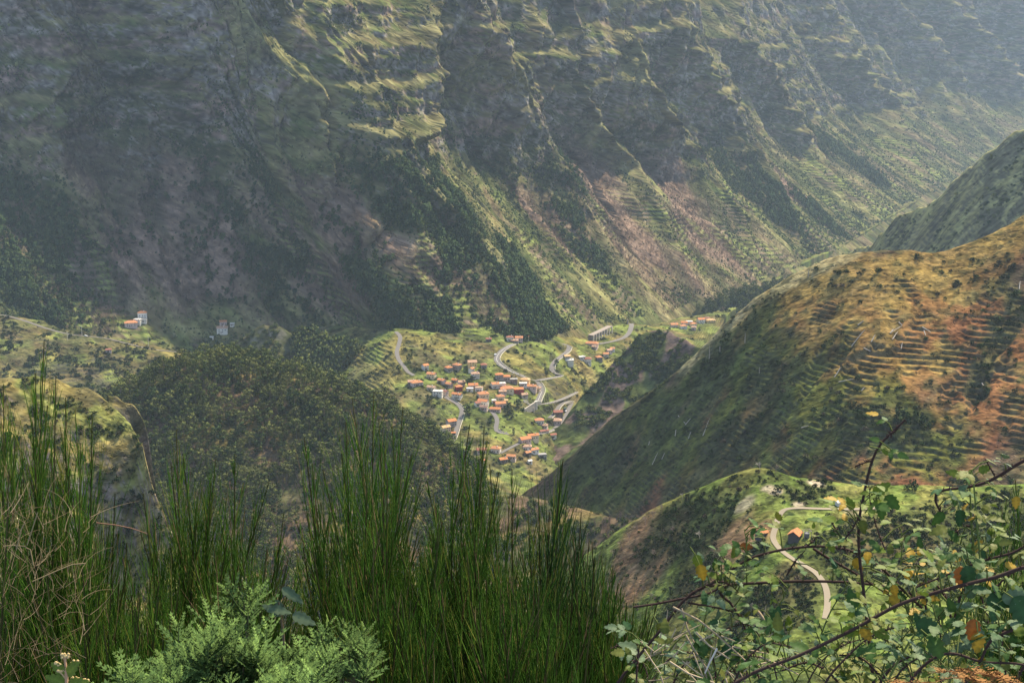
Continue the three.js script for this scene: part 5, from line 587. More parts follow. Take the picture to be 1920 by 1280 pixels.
broom('tallest broom shrub at the left edge rising to a thin single tip', 1, [[82, 640, 60], [66, 700, 60], [104, 705, 60], [122, 745, 60], [88, 760, 60], [140, 770, 50], [172, 775, 44], [60, 790, 60], [112, 800, 60], [150, 830, 60], [40, 840, 50], [130, 880, 60], [95, 860, 60]], { dist: 4.0, root: 75, fill: 22, rods: 46 });
broom('broom shrub cut off by the left edge of the photo', 2, [[6, 720, 60], [14, 760, 60], [-20, 730, 60], [28, 820, 60], [-6, 830, 60], [40, 900, 50], [16, 880, 50]], { dist: 3.8, root: 0, fill: 16, rods: 44 });
broom('low broom shrub leaning right beside the tall left one', 3, [[190, 900, 40], [215, 925, 40], [175, 940, 44], [205, 985, 40], [160, 970, 44], [180, 1010, 40], [135, 985, 40]], { dist: 4.3, root: 140, fill: 20, rods: 44 });
broom('broad broom shrub left of the centre with its tallest tuft on the left', 4, [[330, 805, 60], [342, 850, 60], [320, 870, 50], [268, 925, 44], [285, 960, 40], [404, 860, 60], [395, 905, 60], [440, 850, 60], [456, 905, 60], [425, 930, 60], [370, 930, 50], [480, 945, 50], [505, 900, 40], [532, 960, 40]], { dist: 4.6, root: 380, fill: 40, rods: 46 });
broom('largest broom shrub in the centre with tall dense tufts', 5, [[660, 745, 60], [648, 790, 60], [700, 735, 60], [710, 785, 70], [690, 820, 60], [735, 800, 70], [755, 765, 50], [772, 850, 60], [722, 850, 60], [640, 850, 60], [605, 880, 50], [570, 820, 50], [585, 870, 50], [620, 920, 50], [790, 900, 40]], { dist: 4.2, root: 690, fill: 46, rods: 50 });
broom('broom shrub right of the centre whose dark tips cross the village', 6, [[881, 795, 44], [872, 850, 50], [908, 800, 40], [898, 860, 60], [850, 880, 50], [918, 870, 40], [935, 885, 40], [800, 900, 50], [815, 950, 50], [960, 880, 36], [955, 930, 40], [865, 930, 50], [905, 930, 50]], { dist: 4.3, root: 870, fill: 40, rods: 46 });
broom('slender broom shrub ending in one very dark pointed tuft', 7, [[1056, 860, 80], [1048, 900, 80], [1064, 920, 60], [1010, 930, 44], [990, 960, 44], [1030, 960, 50], [1090, 960, 40], [1075, 1000, 44], [1105, 1010, 40]], { dist: 4.4, root: 1030, fill: 24, rods: 46, colour: [.024, .058, .014] });
broom('low broom shrub at the right end of the broom row', 8, [[1110, 1015, 50], [1128, 1040, 50], [1150, 1060, 50], [1095, 1050, 50], [1165, 1100, 40], [1175, 1130, 40], [1140, 1110, 50]], { dist: 4.3, root: 1110, fill: 34, rods: 44 });
broom('broom shrub behind the bramble at the right edge', 9, [[1905, 900, 50], [1890, 930, 50], [1880, 960, 50], [1915, 960, 50], [1860, 985, 44], [1925, 1000, 50], [1850, 1040, 44], [1900, 1040, 50]], { dist: 4.8, root: 1900, fill: 26, rods: 44 });
broom('dense low broom filling the gap between the left shrubs', 10, [[240, 1050, 44], [280, 1030, 44], [210, 1090, 44], [320, 1040, 44], [180, 1120, 44], [260, 1100, 44], [140, 1100, 44], [100, 1130, 40]], { dist: 3.9, root: 220, fill: 40, rods: 44 });
broom('dense low broom in front of the broad left shrub', 11, [[400, 1020, 44], [450, 1010, 44], [500, 1030, 44], [540, 1050, 40], [360, 1050, 44], [430, 1070, 44], [560, 1090, 40]], { dist: 4.0, root: 450, fill: 36, rods: 44 });
broom('dense low broom at the foot of the largest shrub', 12, [[640, 1040, 44], [700, 1010, 44], [760, 1030, 44], [820, 1040, 44], [680, 1080, 44], [790, 1090, 44], [720, 1090, 44], [610, 1120, 30]], { dist: 3.9, root: 730, fill: 44, rods: 46 });
broom('dense low broom at the foot of the right central shrub', 13, [[860, 1040, 44], [920, 1020, 44], [980, 1040, 44], [1030, 1060, 44], [890, 1090, 44], [960, 1090, 44], [1060, 1100, 44]], { dist: 3.9, root: 960, fill: 44, rods: 46 });

// ---------- bramble, herbs and dry stems ----------
const sharpLeaf = (seed, toothed = true) => { // a bent, toothed leaf along +x, length 1, lying in xz, its top up
  const r = rng(seed), n = 9, L = [], P = [], C = [], I = [], bend = .16 + .2 * r(), fold = .10 + .16 * r();
  for (let i = 0; i <= n; i++) { const t = i / n, w = .31 * Math.pow(Math.sin(Math.PI * Math.pow(t, .72)), .8) * (toothed && i % 2 ? .80 : 1.08) + (i === n ? 0 : .004), y = -bend * t * t + .02 * Math.sin(t * 22); for (const s of [-1, -.5, 0, .5, 1]) { const v = .72 + .5 * r(); P.push(t - Math.abs(s) * .05 * (i % 2), y + fold * Math.abs(s) * w * 1.2 - .5 * fold * s * s * w + (i % 2 ? .008 : -.008) * Math.abs(s), s * w); const k = s === 0 ? 1.25 : i % 2 ? .92 : 1.05; C.push(k, k, k * .95); } }
  for (let i = 0; i < n; i++) for (let s = 0; s < 4; s++) { const a = i * 5 + s; I.push(a, a + 1, a + 5, a + 1, a + 6, a + 5); }
  const g = new THREE.BufferGeometry(); g.setAttribute('position', new THREE.Float32BufferAttribute(P, 3)); g.setAttribute('color', new THREE.Float32BufferAttribute(C, 3)); g.setIndex(I); g.computeVertexNormals(); return g;
};
const leafGeos = [1, 2, 3, 4, 5].map((s) => sharpLeaf(s));
const leafMat = (c, tr = .35) => new THREE.MeshPhysicalMaterial({ vertexColors: true, color: new THREE.Color(...c), roughness: .55, transmission: tr, thickness: 0, side: THREE.DoubleSide, specularIntensity: .3 });
const BL = { green: leafMat([.055, .115, .025]), deep: leafMat([.035, .085, .03], .2), grey: leafMat([.105, .155, .085], .15), lime: leafMat([.14, .20, .03], .45), yellow: leafMat([.38, .25, .03], .4), rust: leafMat([.30, .11, .03], .3), olive: leafMat([.13, .15, .03], .35) };
const caneMat = new THREE.MeshPhysicalMaterial({ vertexColors: true, roughness: .8, specularIntensity: .3 });
const CANE = [.055, .034, .028], DRY = [.42, .33, .22], GREENCANE = [.12, .15, .04];
const Q1 = new THREE.Quaternion(), MM = new THREE.Matrix4();
function setLeaf(parent, p, dir, up, size, mat, k, name = 'leaf') { // a leaf with its stalk at p
  const x = dir.clone().normalize(), z = new THREE.Vector3().crossVectors(x, up).normalize(), y = new THREE.Vector3().crossVectors(z, x), m = part(name, leafGeos[k % 5], mat, parent); MM.makeBasis(x, y, z); m.quaternion.setFromRotationMatrix(MM); m.position.copy(p); m.scale.setScalar(size); return m;
}
function caneSoup(s, curve, r0, r1, col, r, thorns = true) { const n = Math.max(8, Math.round(curve.getLength() / .05)), P = curve.getPoints(n); s.tube(P, P.map((_, i) => lerp(r0, r1, i / n)), 6, col); if (thorns) for (let i = 0; i < n * 1.6; i++) { const t = r(), p = curve.getPoint(t), tan = curve.getTangent(t), q = V(r() - .5, r() - .5, r() - .5).cross(tan).normalize(), rr = lerp(r0, r1, t); s.tube([p.clone().addScaledVector(q, rr * .7), p.clone().addScaledVector(q, rr + .006).addScaledVector(tan, -.0035)], [.0016, .0002], 3, shade(col, 1.3)); } }
// a bramble: canes given by pixels and distance, leaves in threes along them
function bramble(label, seed, canes, sprigs) {
  const r = rng(seed), o = thing('bramble', label, 'bramble', null), PALETTE = ['green', 'green', 'deep', 'deep', 'olive', 'grey', 'lime', 'olive', 'green', 'olive']; let n = 0;
  const cluster = (p, dir, size, mats) => { const up = V((r() - .5) * 1.1, 1, .25 + (r() - .5) * 1.1).normalize(), mat = () => BL[mats[Math.floor(r() * mats.length)]], cnt = r() < .72 ? 3 : r() < .6 ? 1 : 2; const side = new THREE.Vector3().crossVectors(dir, up).normalize(), m0 = mat(); for (let k = 0; k < cnt && n < 296; k++, n++) { const d = dir.clone().addScaledVector(side, [0, 1.35, -1.35][k] * (.8 + .4 * r())).add(V(0, -.25 * r(), 0)); setLeaf(o, k ? p.clone() : p.clone().addScaledVector(dir, .018), d, up.clone().add(V((r() - .5) * .5, 0, (r() - .5) * .5)), size * (k ? .78 : 1) * (.85 + .3 * r()), r() < .75 ? m0 : mat(), Math.floor(r() * 5)); } };
  for (const { px, d, r: rad = .005, col = CANE, leaves = 0, size = .05, mats = PALETTE, tip = .5, name = 'cane', off = .05 } of canes) {
    const pts = px.map(([x, y, dd]) => at(x, y, dd ?? d)), e0 = px[0], e1 = px[px.length - 1]; let lo = 0, hi = 0;
    if (e0[1] >= 1290 || e0[0] >= 1930) { const p = pts[0], q = V(p.x + (e0[0] >= 1930 ? .3 : .05), 0, p.z - .05); q.y = nearGround(q.x, q.z) - .03; pts.unshift(q, q.clone().lerp(p, .55).add(V(.03, .04, 0))); lo = 2; }
    if (e1[1] >= 1290 || e1[0] >= 1930) { const p = pts[pts.length - 1], q = V(p.x + .1, 0, p.z - .05); q.y = nearGround(q.x, q.z) - .03; pts.push(q.clone().lerp(p, .5), q); hi = 2; }
    const m = pts.length - 1, c = new THREE.CatmullRomCurve3(pts, false, 'centripetal'), s = new Soup(); caneSoup(s, c, rad, rad * tip, col, r, col === CANE); part(name, s.geometry(), caneMat, o);
    for (let k = 0; k < leaves; k++) { const t = lerp(lo / m, 1 - hi / m, (k + .3 + .5 * r()) / leaves), p = c.getPoint(t), tan = c.getTangent(t), out = V(r() - .5, (r() - .25) * 1.1, r() - .3).cross(tan).cross(tan).normalize().negate().add(V(0, .35, 0)).normalize(), st = new Soup(), e = p.clone().addScaledVector(out, off * (.6 + .8 * r())); st.tube([p, p.clone().lerp(e, .5).add(V(0, .006, 0)), e], [.0016, .0012, .001], 4, shade(GREENCANE, .8)); part('leaf_stalk', st.geometry(), caneMat, o); cluster(e, out.clone().add(V((r() - .5) * .6, -.2, (r() - .5) * .6)).normalize(), size * .57 * (.7 + .6 * r()), mats); }
  }
  for (const [x, y, d, size, mat, ang = 0, tilt = .3] of sprigs ?? []) { if (n++ > 297) break; const p = at(x, y, d), dir = V(Math.cos(ang), Math.sin(ang), .15), up = V((r() - .5) * .3, 1 - tilt, tilt + .3); if (Math.abs(dir.clone().normalize().dot(up.clone().normalize())) > .9) up.set(.2, .2, 1); const st = new Soup(); st.tube([p, p.clone().addScaledVector(dir, -.03).add(V(0, -.012, 0))], [.001, .0014], 4, GREENCANE); part('leaf_stalk', st.geometry(), caneMat, o); setLeaf(o, p, dir, up, size * .72, BL[mat], Math.floor(r() * 5)); }
  return n;
}
const GREENS = ['green', 'deep', 'green', 'olive', 'lime'], LIMES = ['lime', 'lime', 'olive', 'green', 'green', 'olive', 'yellow'], GREYS = ['grey', 'grey', 'deep', 'green'];
bramble('bramble with the thick dark cane that crosses the lower right from edge to bottom', 31, [
  { px: [[1960, 1066], [1860, 1084], [1780, 1104], [1690, 1132], [1600, 1180], [1500, 1228], [1400, 1268], [1350, 1310]], d: 2.7, r: .0036, tip: .8, leaves: 9, size: .055, mats: GREENS },
  { px: [[1840, 1090], [1838, 1040], [1832, 980], [1826, 900], [1822, 880]], d: 2.9, r: .0026, col: GREENCANE, leaves: 9, size: .055, mats: LIMES, off: .04 },
  { px: [[1960, 1010], [1900, 1036], [1840, 1052], [1780, 1076], [1720, 1100]], d: 3.0, r: .0032, leaves: 8, size: .055, mats: GREYS },
  { px: [[1700, 1300], [1730, 1250], [1780, 1225], [1840, 1240], [1950, 1262]], d: 2.7, r: .0036, leaves: 10, size: .05, mats: GREYS },
  { px: [[1900, 1180], [1860, 1200], [1830, 1260], [1800, 1300]], d: 2.7, r: .003, leaves: 8, size: .05, mats: GREYS },
  { px: [[1660, 1300], [1690, 1230], [1725, 1180], [1760, 1160]], d: 2.65, r: .003, col: GREENCANE, leaves: 9, size: .05, mats: GREENS },
  { px: [[1540, 1300], [1590, 1230], [1640, 1190], [1700, 1170]], d: 2.75, r: .003, leaves: 10, size: .055, mats: GREENS },
  { px: [[1760, 1110], [1800, 1150], [1850, 1170], [1930, 1172]], d: 2.8, r: .002, col: GREENCANE, leaves: 9, size: .06, mats: ['deep', 'green', 'grey'] },
], [[1718, 1168, 2.6, .075, 'deep', -.3, .7], [1745, 1195, 2.6, .07, 'green', -1, .7], [1800, 1062, 2.7, .06, 'rust', -1.4, .6], [1812, 1060, 2.7, .07, 'deep', -1.3, .7], [1828, 1160, 2.65, .06, 'rust', -1.7, .7], [1834, 1185, 2.65, .06, 'yellow', -1.5, .7], [1850, 1130, 2.7, .08, 'deep', .2, .7], [1880, 1125, 2.7, .06, 'grey', .4, .6], [1668, 1118, 2.9, .045, 'yellow', -.6, .6], [1674, 1096, 2.9, .04, 'yellow', -1.2, .6], [1842, 1230, 2.7, .035, 'yellow', -1.6, .5], [1640, 1180, 2.7, .05, 'lime', -.5, .7], [1615, 1175, 2.7, .05, 'yellow', -.9, .7], [1900, 1120, 2.7, .1, 'deep', -.9, .7], [1578, 1182, 2.7, .05, 'lime', -.1, .6]]);
bramble('bramble with the long arching cane over the dirt track and barns', 32, [
  { px: [[1150, 1300], [1190, 1240], [1240, 1180], [1290, 1118], [1340, 1090], [1400, 1050], [1450, 1034], [1500, 1026], [1560, 1025], [1600, 1034], [1650, 1062], [1700, 1112], [1730, 1140]], d: 3.1, r: .0036, tip: .75, leaves: 12, size: .042, mats: GREENS, off: .035 },
  { px: [[1330, 1098], [1400, 1094], [1480, 1090], [1560, 1090], [1640, 1096], [1700, 1110], [1740, 1128]], d: 3.15, r: .0036, tip: .8, leaves: 9, size: .042, mats: GREENS, off: .04 },
  { px: [[1188, 1138], [1230, 1132], [1280, 1122], [1330, 1112], [1345, 1104]], d: 3.2, r: .0028, tip: 1 },
  { px: [[1362, 1100], [1350, 1112], [1368, 1128], [1390, 1160], [1400, 1185]], d: 3.1, r: .004, leaves: 6, size: .042, mats: GREENS },
  { px: [[1290, 1130], [1340, 1138], [1380, 1148]], d: 3.1, r: .0026, leaves: 2, size: .04, mats: GREENS },
  { px: [[1476, 1078], [1490, 1054], [1510, 1032]], d: 3.1, r: .0022, leaves: 1, size: .03, mats: GREENS }, { px: [[1510, 1026], [1525, 1014], [1537, 1000]], d: 3.1, r: .0022 },
  { px: [[1525, 1028], [1560, 1050], [1600, 1072], [1640, 1098], [1690, 1130]], d: 3.12, r: .0032, leaves: 3, size: .045, mats: GREENS },
  { px: [[1320, 1100], [1350, 1090], [1370, 1096], [1385, 1110]], d: 3.05, r: .0024, leaves: 12, size: .045, mats: ['lime', 'green', 'olive', 'green', 'grey'] },
  { px: [[1396, 1060], [1400, 1020], [1396, 992]], d: 3.0, r: .0018, col: GREENCANE, leaves: 8, size: .038, mats: ['olive', 'lime', 'green'], off: .025 },
  { px: [[1440, 1190], [1450, 1150], [1470, 1120], [1480, 1095]], d: 3.0, r: .002, col: GREENCANE, leaves: 7, size: .042, mats: LIMES },
  { px: [[1540, 1190], [1556, 1150], [1580, 1110], [1600, 1080]], d: 3.0, r: .002, col: GREENCANE, leaves: 7, size: .045, mats: GREENS },
], [[1312, 1058, 3.0, .055, 'yellow', -1.3, .9], [1304, 1040, 3.0, .05, 'lime', -1.2, .9], [1600, 1048, 3.05, .05, 'yellow', -.8, .7], [1234, 1168, 3.1, .035, 'olive', -1.2, .7], [1388, 1022, 3.0, .04, 'rust', -.2, .8], [1555, 1018, 3.0, .035, 'lime', -1, .6]]);
bramble('upright bramble cane that rises past the meadow to a bare broken tip', 33, [
  { px: [[1640, 1300], [1630, 1200], [1620, 1110], [1612, 1040], [1611, 980], [1620, 930], [1634, 870], [1650, 835], [1672, 812], [1698, 787]], d: 2.95, r: .0042, tip: .55, leaves: 5, size: .045, mats: LIMES, off: .03 },
  { px: [[1604, 874], [1620, 868], [1636, 864]], d: 2.95, r: .002, leaves: 0 }, { px: [[1668, 816], [1684, 803]], d: 2.95, r: .0032 },
  { px: [[1622, 962], [1640, 940], [1650, 930]], d: 2.9, r: .0016, col: GREENCANE, leaves: 5, size: .05, mats: ['lime', 'green', 'lime'], off: .02 },
  { px: [[1660, 1030], [1645, 990], [1632, 940], [1630, 910]], d: 2.92, r: .0018, leaves: 3, size: .04, mats: LIMES },
  { px: [[1572, 1030], [1585, 1010], [1600, 990], [1612, 965]], d: 2.9, r: .0026, leaves: 9, size: .05, mats: ['green', 'lime', 'olive', 'deep', 'yellow'], off: .03 },
  { px: [[1560, 980], [1575, 1005], [1590, 1040]], d: 2.95, r: .0022 },
], [[1650, 826, 2.93, .03, 'green', 2.8, .4], [1655, 842, 2.93, .028, 'lime', -.6, .5], [1638, 925, 2.9, .055, 'lime', .6, .7], [1660, 930, 2.9, .06, 'green', -.7, .7], [1652, 945, 2.9, .05, 'green', -1.4, .8], [1600, 955, 2.9, .04, 'lime', 2, .6], [1615, 975, 2.9, .045, 'olive', -1.2, .7]]);
bramble('bramble cane arching in from the right edge to a curled tip above the meadow', 34, [
  { px: [[1990, 840], [1920, 864], [1880, 888], [1850, 904], [1810, 914], [1775, 918], [1758, 924], [1755, 938], [1762, 955], [1770, 968]], d: 3.0, r: .0042, tip: .5, leaves: 4, size: .045, mats: GREYS, off: .03 },
  { px: [[1866, 892], [1856, 874], [1848, 860]], d: 3.0, r: .002 },
  { px: [[1828, 1040], [1822, 980], [1820, 930], [1816, 885]], d: 3.0, r: .0026, col: GREENCANE, leaves: 10, size: .05, mats: ['lime', 'green', 'grey', 'olive'], off: .035 },
  { px: [[1790, 1000], [1806, 990], [1824, 985]], d: 3.0, r: .0014, leaves: 3, size: .05, mats: ['green', 'deep'] }, { px: [[1780, 1010], [1800, 1020], [1826, 1030]], d: 3.0, r: .0014, col: GREENCANE, leaves: 3, size: .045, mats: ['olive', 'yellow', 'lime'] },
  { px: [[1690, 1060], [1692, 1020], [1690, 990]], d: 3.05, r: .0016, col: GREENCANE, leaves: 6, size: .04, mats: ['lime', 'olive', 'green'] },
], [[1815, 900, 3.0, .03, 'lime', 1.4, .5], [1800, 890, 3.0, .04, 'lime', 2.8, .5], [1836, 884, 3.0, .04, 'lime', .5, .5], [1770, 960, 2.95, .05, 'green', -2.2, .7], [1800, 955, 2.95, .055, 'deep', -1.4, .7], [1905, 930, 2.95, .04, 'yellow', -1.4, .7]]);
// the leafy thicket below
for (const [label, seed, x0, x1, y0, y1, d] of [['leafy bramble thicket filling the bottom right corner', 41, 1640, 1960, 1130, 1320, 2.95], ['leafy bramble thicket at the bottom below the arching cane', 42, 1380, 1690, 1130, 1320, 3.05], ['bramble thicket mixed with dry stalks left of the leafy thickets', 43, 1180, 1420, 1160, 1320, 3.2], ['sunlit yellow green bramble leaves between the crossing canes on the right', 44, 1660, 1900, 1030, 1150, 3.1]]) {
  const r = rng(seed), C = []; const n = seed === 44 ? 11 : 16;
  for (let k = 0; k < n; k++) { const x = lerp(x0, x1, (k + r()) / n), y = lerp(y0, y1, .15 + .5 * r()), a = (r() - .5) * 260; C.push({ px: [[x - a * .3, y1 + 20], [x, lerp(y, y1, .4)], [x + a * .5, y + 6], [x + a, y + 30 * (r() - .3)]], d: d + .35 * (r() - .5), r: .0022 + .0014 * r(), col: r() < .5 ? CANE : GREENCANE, leaves: seed === 43 ? 4 : 6, size: .046 + .014 * r(), mats: seed === 44 ? LIMES : seed === 43 ? ['grey', 'green', 'olive', 'deep'] : ['green', 'deep', 'grey', 'olive', 'lime', 'deep', 'green', 'green'] }); }
  bramble(label, seed, C);
}
// bleached stalks among the brambles
{
  const r = rng(66), o = thing('dry_stalks', 'bleached dry stalks leaning among the brambles at the bottom right of the broom', 'dry stalks', null), line = (pts, d, rad, col = DRY) => { const s = new Soup(); s.tube(pts.map(([x, y]) => at(x, y, d)), pts.map((_, i) => rad * lerp(1, .6, i / pts.length)), 5, shade(col, .7 + .5 * r())); part('stalk', s.geometry(), caneMat, o); };
  line([[1262, 1138], [1310, 1162], [1345, 1190], [1400, 1240]], 3.0, .0024); line([[1408, 1132], [1424, 1150], [1436, 1166]], 3.0, .0045); line([[1286, 1190], [1300, 1215], [1330, 1260], [1345, 1300]], 3.0, .0022); line([[1305, 1185], [1330, 1210], [1368, 1235]], 3.0, .0022); line([[1256, 1240], [1290, 1262], [1340, 1280]], 2.9, .002); line([[1345, 1215], [1332, 1240], [1322, 1262]], 2.95, .0022, [.55, .5, .42]); line([[1278, 1140], [1290, 1180], [1318, 1240], [1330, 1290]], 3.05, .0022); line([[1352, 1192], [1378, 1202]], 3, .002);
  for (let k = 0; k < 46; k++) { const x = 1190 + 240 * r(), y = 1200 + 80 * r(), a = (r() - .5) * 3, l = 25 + 60 * r(); line([[x, y], [x + Math.cos(a) * l * .5, y + Math.sin(a) * l * .5 + 4 * (r() - .5)], [x + Math.cos(a) * l, y + Math.sin(a) * l]], 2.9 + .4 * r(), .0012 + .0008 * r()); }
}
// dried fern at the lower right corner
{
  const r = rng(67), o = thing('dry_fern', 'brown dried fern fronds at the bottom right corner', 'fern', null), pin = new Soup(); for (let k = 0; k < 11; k++) for (const q of [-1, 1]) pin.leaf(k / 11, .03 * Math.sin(k * 2), 0, .26 * (1 - k / 12), V(.5, .25 * Math.sin(k * 3), q).normalize(), V(0, 1, .1).normalize(), shade([.27, .145, .06], .5 + .8 * r()), .28); const g = pin.geometry();
  for (const [px, d] of [[[[1960, 1310], [1880, 1272], [1800, 1258], [1740, 1262]], 2.5], [[[1900, 1320], [1850, 1282], [1790, 1270], [1720, 1290]], 2.45], [[[1800, 1330], [1760, 1295], [1710, 1282], [1670, 1288]], 2.5]]) {
    const c = new THREE.CatmullRomCurve3(px.map(([x, y]) => at(x, y, d))), s = new Soup(); s.tube(c.getPoints(16), Array(17).fill(0).map((_, i) => .002 * (1 - i / 20)), 5, [.30, .15, .07]); part('stem', s.geometry(), caneMat, o);
    for (let k = 0; k < 20; k++) for (const q of [-1, 1]) { if (r() < .2) continue; const t = .1 + .88 * (k + r() * .5) / 20, p = c.getPoint(t), m = part('frond', g, M.leaf, o), e = V((r() - .5) * .8 - .35, .35 * q + (r() - .35) * .7, .8 * q + (r() - .5) * .5).normalize(); m.quaternion.setFromUnitVectors(V(1, 0, 0), e); m.position.copy(p); m.scale.setScalar((.045 + .02 * r()) * (1.1 - .7 * t)); }
  }
}
// feathery grey green herb at the bottom
const plume = (seed) => { const r = rng(seed), s = new Soup(); for (let k = 0; k < 15; k++) { const a = k * 2.4, y = .25 + .75 * k / 15, L = .62 * (1.15 - y * .6) * (.7 + .6 * r()), d = V(Math.cos(a), .55 + .7 * y, Math.sin(a)).normalize(), b = V(0, y * .9, 0), col = mix3([.042, .080, .026], [.14, .215, .055], y * y * (.4 + .8 * r())); for (let j = 0; j < 5; j++) { const t = .25 + .17 * j, p = b.clone().addScaledVector(d, L * t); for (const q of [-1, 0, 1]) { const e = d.clone().add(V(-Math.sin(a), .12, Math.cos(a)).multiplyScalar(q * .95)).normalize(); s.leaf(p.x, p.y, p.z, L * (q ? .30 - .14 * t : .2), e, V(-d.x * .5, 1, -d.z * .5).normalize(), shade(col, .6 + .7 * r()), .2); } } } s.tube([V(0, 0, 0), V(0, .9, 0)], [.016, .008], 4, [.10, .13, .06]); return s.geometry(); };
const plumes = [1, 2, 3].map(plume);
function herb(label, seed, heads, rootPx, d) {
  const r = rng(seed), base = at(rootPx, 1420, d), foot = V(base.x, nearGround(base.x, base.z), base.z), o = thing('feathery_herb', label, 'herb', foot), s = new Soup();
  const L = heads.map(([x, y, z]) => { const e = at(x, y, d + (r() - .5) * .3), m = foot.clone().lerp(e, .55).add(V((r() - .5) * .1, 0, 0)); s.tube([V(0, 0, 0), m.clone().sub(foot), e.clone().sub(foot).add(V(0, -z * .5, 0))], [.004, .003, .0015], 5, [.12, .10, .06]); return [e.x - foot.x, e.y - foot.y - z * .9, e.z - foot.z, z, r() * 6.28, shade([1, 1, 1], .75 + .5 * r()), 1, (r() - .5) * .9]; });
  part('stems', s.geometry(), MF.wood, o); for (let k = 0; k < 3; k++) stuff('plumes', '', '', plumes[k], MF.herb, L.filter((_, i) => i % 3 === k), o);
}
{
  const r = rng(70), many = (n, x0, x1, y0, y1, top) => { const L = []; for (let k = 0; k < n; k++) { const x = lerp(x0, x1, r()), t = (x - x0) / (x1 - x0), yt = top(t), y = lerp(yt, y1, Math.pow(r(), .8)); L.push([x, y, (.055 + .045 * r())]); } return L; };
  herb('feathery grey green herb clump at the bottom left of centre', 71, [...many(300, 300, 495, 1190, 1330, (t) => 1240 - 66 * Math.sin(t * 3.0)), [390, 1140, .09], [462, 1144, .09], [330, 1172, .09], [425, 1172, .09], [300, 1205, .11], [500, 1182, .11], [372, 1170, .12]], 400, 2.9);
  herb('feathery herb clump half behind the central broom', 72, many(110, 500, 610, 1180, 1330, (t) => 1215 - 10 * t), 560, 3.1);
  herb('low feathery herb sprigs at the bottom edge right of the large clump', 73, many(70, 500, 580, 1250, 1340, () => 1262), 540, 2.6);
  herb('small feathery herb sprig at the bottom left beside the flower head', 74, [[237, 1242, .09], [225, 1275, .09], [255, 1272, .09], [240, 1262, .08], [245, 1290, .1], [215, 1290, .09]], 240, 2.6);
  herb('pale feathery herb shoots between the two central broom shrubs', 75, many(28, 590, 700, 1110, 1250, (t) => 1115 + 60 * t), 640, 3.6);
  herb('upright pale herb shoot in front of the broad broom shrub', 76, [[455, 1090, .10], [462, 1110, .1], [474, 1100, .09], [450, 1130, .1]], 458, 3.3);
}
// large oblong leaves between the shrubs
{ const o = thing('broad_leaf_plant', 'plant with a few large grey green oblong leaves between the broom shrubs', 'plant', null), m = leafMat([.10, .14, .08], .1); const long = (x, y, d, size, ang, w) => { const q = setLeaf(o, at(x, y, d), V(Math.cos(ang), Math.sin(ang), .2), V(0, .6, .8), size, m, 1); size *= .72; q.scale.set(size, size, size * w); }; long(528, 1102, 3.3, .085, -.55, .62); long(516, 1125, 3.3, .06, -.9, .6); long(505, 1140, 3.3, .07, -.1, .7); long(548, 1152, 3.3, .08, -.3, .8); long(530, 1150, 3.3, .07, 2.6, .8); const s = new Soup(); s.tube([V(at(540, 1300, 3.35).x, nearGround(at(540, 1300, 3.35).x, -3), at(540, 1300, 3.35).z), at(540, 1300, 3.35), at(530, 1180, 3.32), at(522, 1128, 3.3)], [.005, .004, .003, .002], 5, [.16, .12, .07]); part('stem', s.geometry(), caneMat, o); }
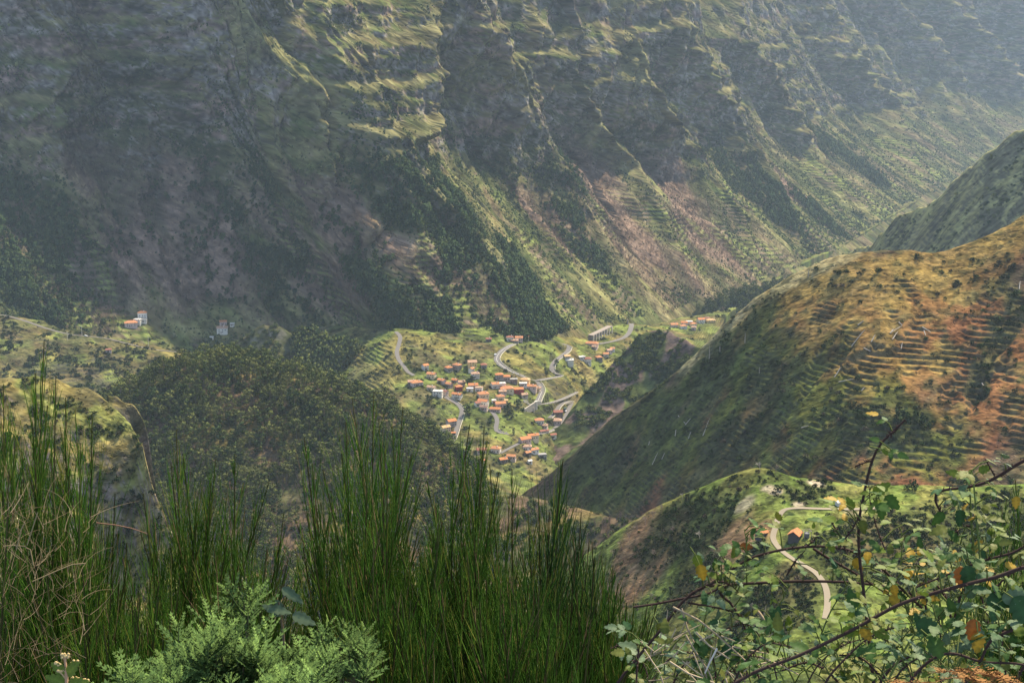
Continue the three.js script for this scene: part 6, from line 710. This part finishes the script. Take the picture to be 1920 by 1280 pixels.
// flower head at the bottom left
{ const r = rng(77), o = thing('flower_head', 'pale branching flower head with yellow green leaves at the bottom left', 'flower', null), s = new Soup(), d = 2.4; s.tube([V(at(126, 1320, d).x, nearGround(at(126, 1320, d).x, -d), at(126, 1320, d).z), at(126, 1320, d), at(124, 1270, d), at(121, 1232, d)], [.004, .0035, .003, .002], 5, [.42, .25, .14]); for (const [x, y] of [[108, 1246], [140, 1240], [110, 1258], [136, 1252]]) s.tube([at(124, y + 16, d), at(x, y, d)], [.002, .0012], 4, [.4, .3, .14]); part('stem', s.geometry(), caneMat, o);
  const bud = new THREE.IcosahedronGeometry(1, 1); bud.deleteAttribute('uv'); const bm = new THREE.MeshStandardMaterial({ color: new THREE.Color(.46, .34, .15), roughness: .9 }), gs = []; for (const [x, y, k] of [[121, 1230, 12], [108, 1246, 9], [140, 1240, 9], [110, 1258, 8], [140, 1274, 12], [160, 1278, 8]]) for (let i = 0; i < k; i++) { const g = bud.clone(), p = at(x + (r() - .5) * 14, y + (r() - .5) * 8, d); g.scale(.0024, .0026, .0024); g.translate(p.x, p.y, p.z); gs.push(g); } part('flowers', mergeGeometries(gs), bm, o).userData.kind = 'stuff'; for (const [x, y, a, z] of [[124, 1266, .9, .03], [122, 1262, 2.4, .028], [126, 1285, .3, .035], [120, 1280, 2.7, .032], [128, 1250, .5, .02]]) setLeaf(o, at(x, y, d), V(Math.cos(a), Math.sin(a), .2), V(0, .5, 1), z, BL.lime, 2); }
// dry grass at the left edge
{ const r = rng(78), o = thing('dry_grass', 'tangle of dry curled grass at the left edge below the tall broom', 'grass', null), s = new Soup(); o.userData.kind = 'stuff'; for (let k = 0; k < 230; k++) { const x = -20 + 190 * Math.pow(r(), 1.3), y = 960 + 330 * r(), l = 40 + 80 * r(), a = -1.57 + (r() - .5) * 2.4, c = (r() - .5) * 2.6, d = 3.3 + .5 * r(), P = []; let X = x, Y = y, A = a; for (let i = 0; i < 6; i++) { P.push(at(X, Y, d + .03 * i)); X += Math.cos(A) * l / 6; Y += Math.sin(A) * l / 6; A += c / 5; } s.tube(P, P.map((_, i) => .0008 * (1 - i / 7)), 3, shade(mix3(DRY, [.10, .075, .03], .4 + .6 * r()), .3 + .5 * r())); } part('blades', s.geometry(), caneMat, o); const t = new Soup(); for (const p of [[[30, 1030], [40, 990], [46, 980]], [[50, 1022], [62, 985], [70, 960]], [[48, 1024], [20, 1022], [5, 1024]], [[46, 1026], [56, 1030], [62, 1060]], [[60, 1090], [110, 1068], [135, 1058], [160, 1056]]]) t.tube(p.map(([x, y]) => at(x, y, 3.2)), p.map(() => .0012), 5, [.22, .17, .09]); part('stalks', t.geometry(), caneMat, o); }
// a thin brown twig across the gap
{ const o = thing('dry_twig', 'thin reddish twig leaning across the gap between the left broom shrubs', 'twig', null), s = new Soup(); s.tube([at(180, 980, 3.9), at(215, 984, 3.9), at(245, 990, 3.9), at(275, 1000, 3.9)], [.0016, .0016, .0014, .001], 5, [.2, .11, .07]); part('twig', s.geometry(), caneMat, o); }

// things built from surveyed points get their origin at their own foot
for (const o of scene.children) if (o.isGroup && o.position.lengthSq() === 0) { const b = new THREE.Box3().setFromObject(o), p = new THREE.Vector3((b.min.x + b.max.x) / 2, b.min.y, (b.min.z + b.max.z) / 2); o.position.copy(p); for (const c of o.children) c.position.sub(p); }

renderer.render(scene, camera);
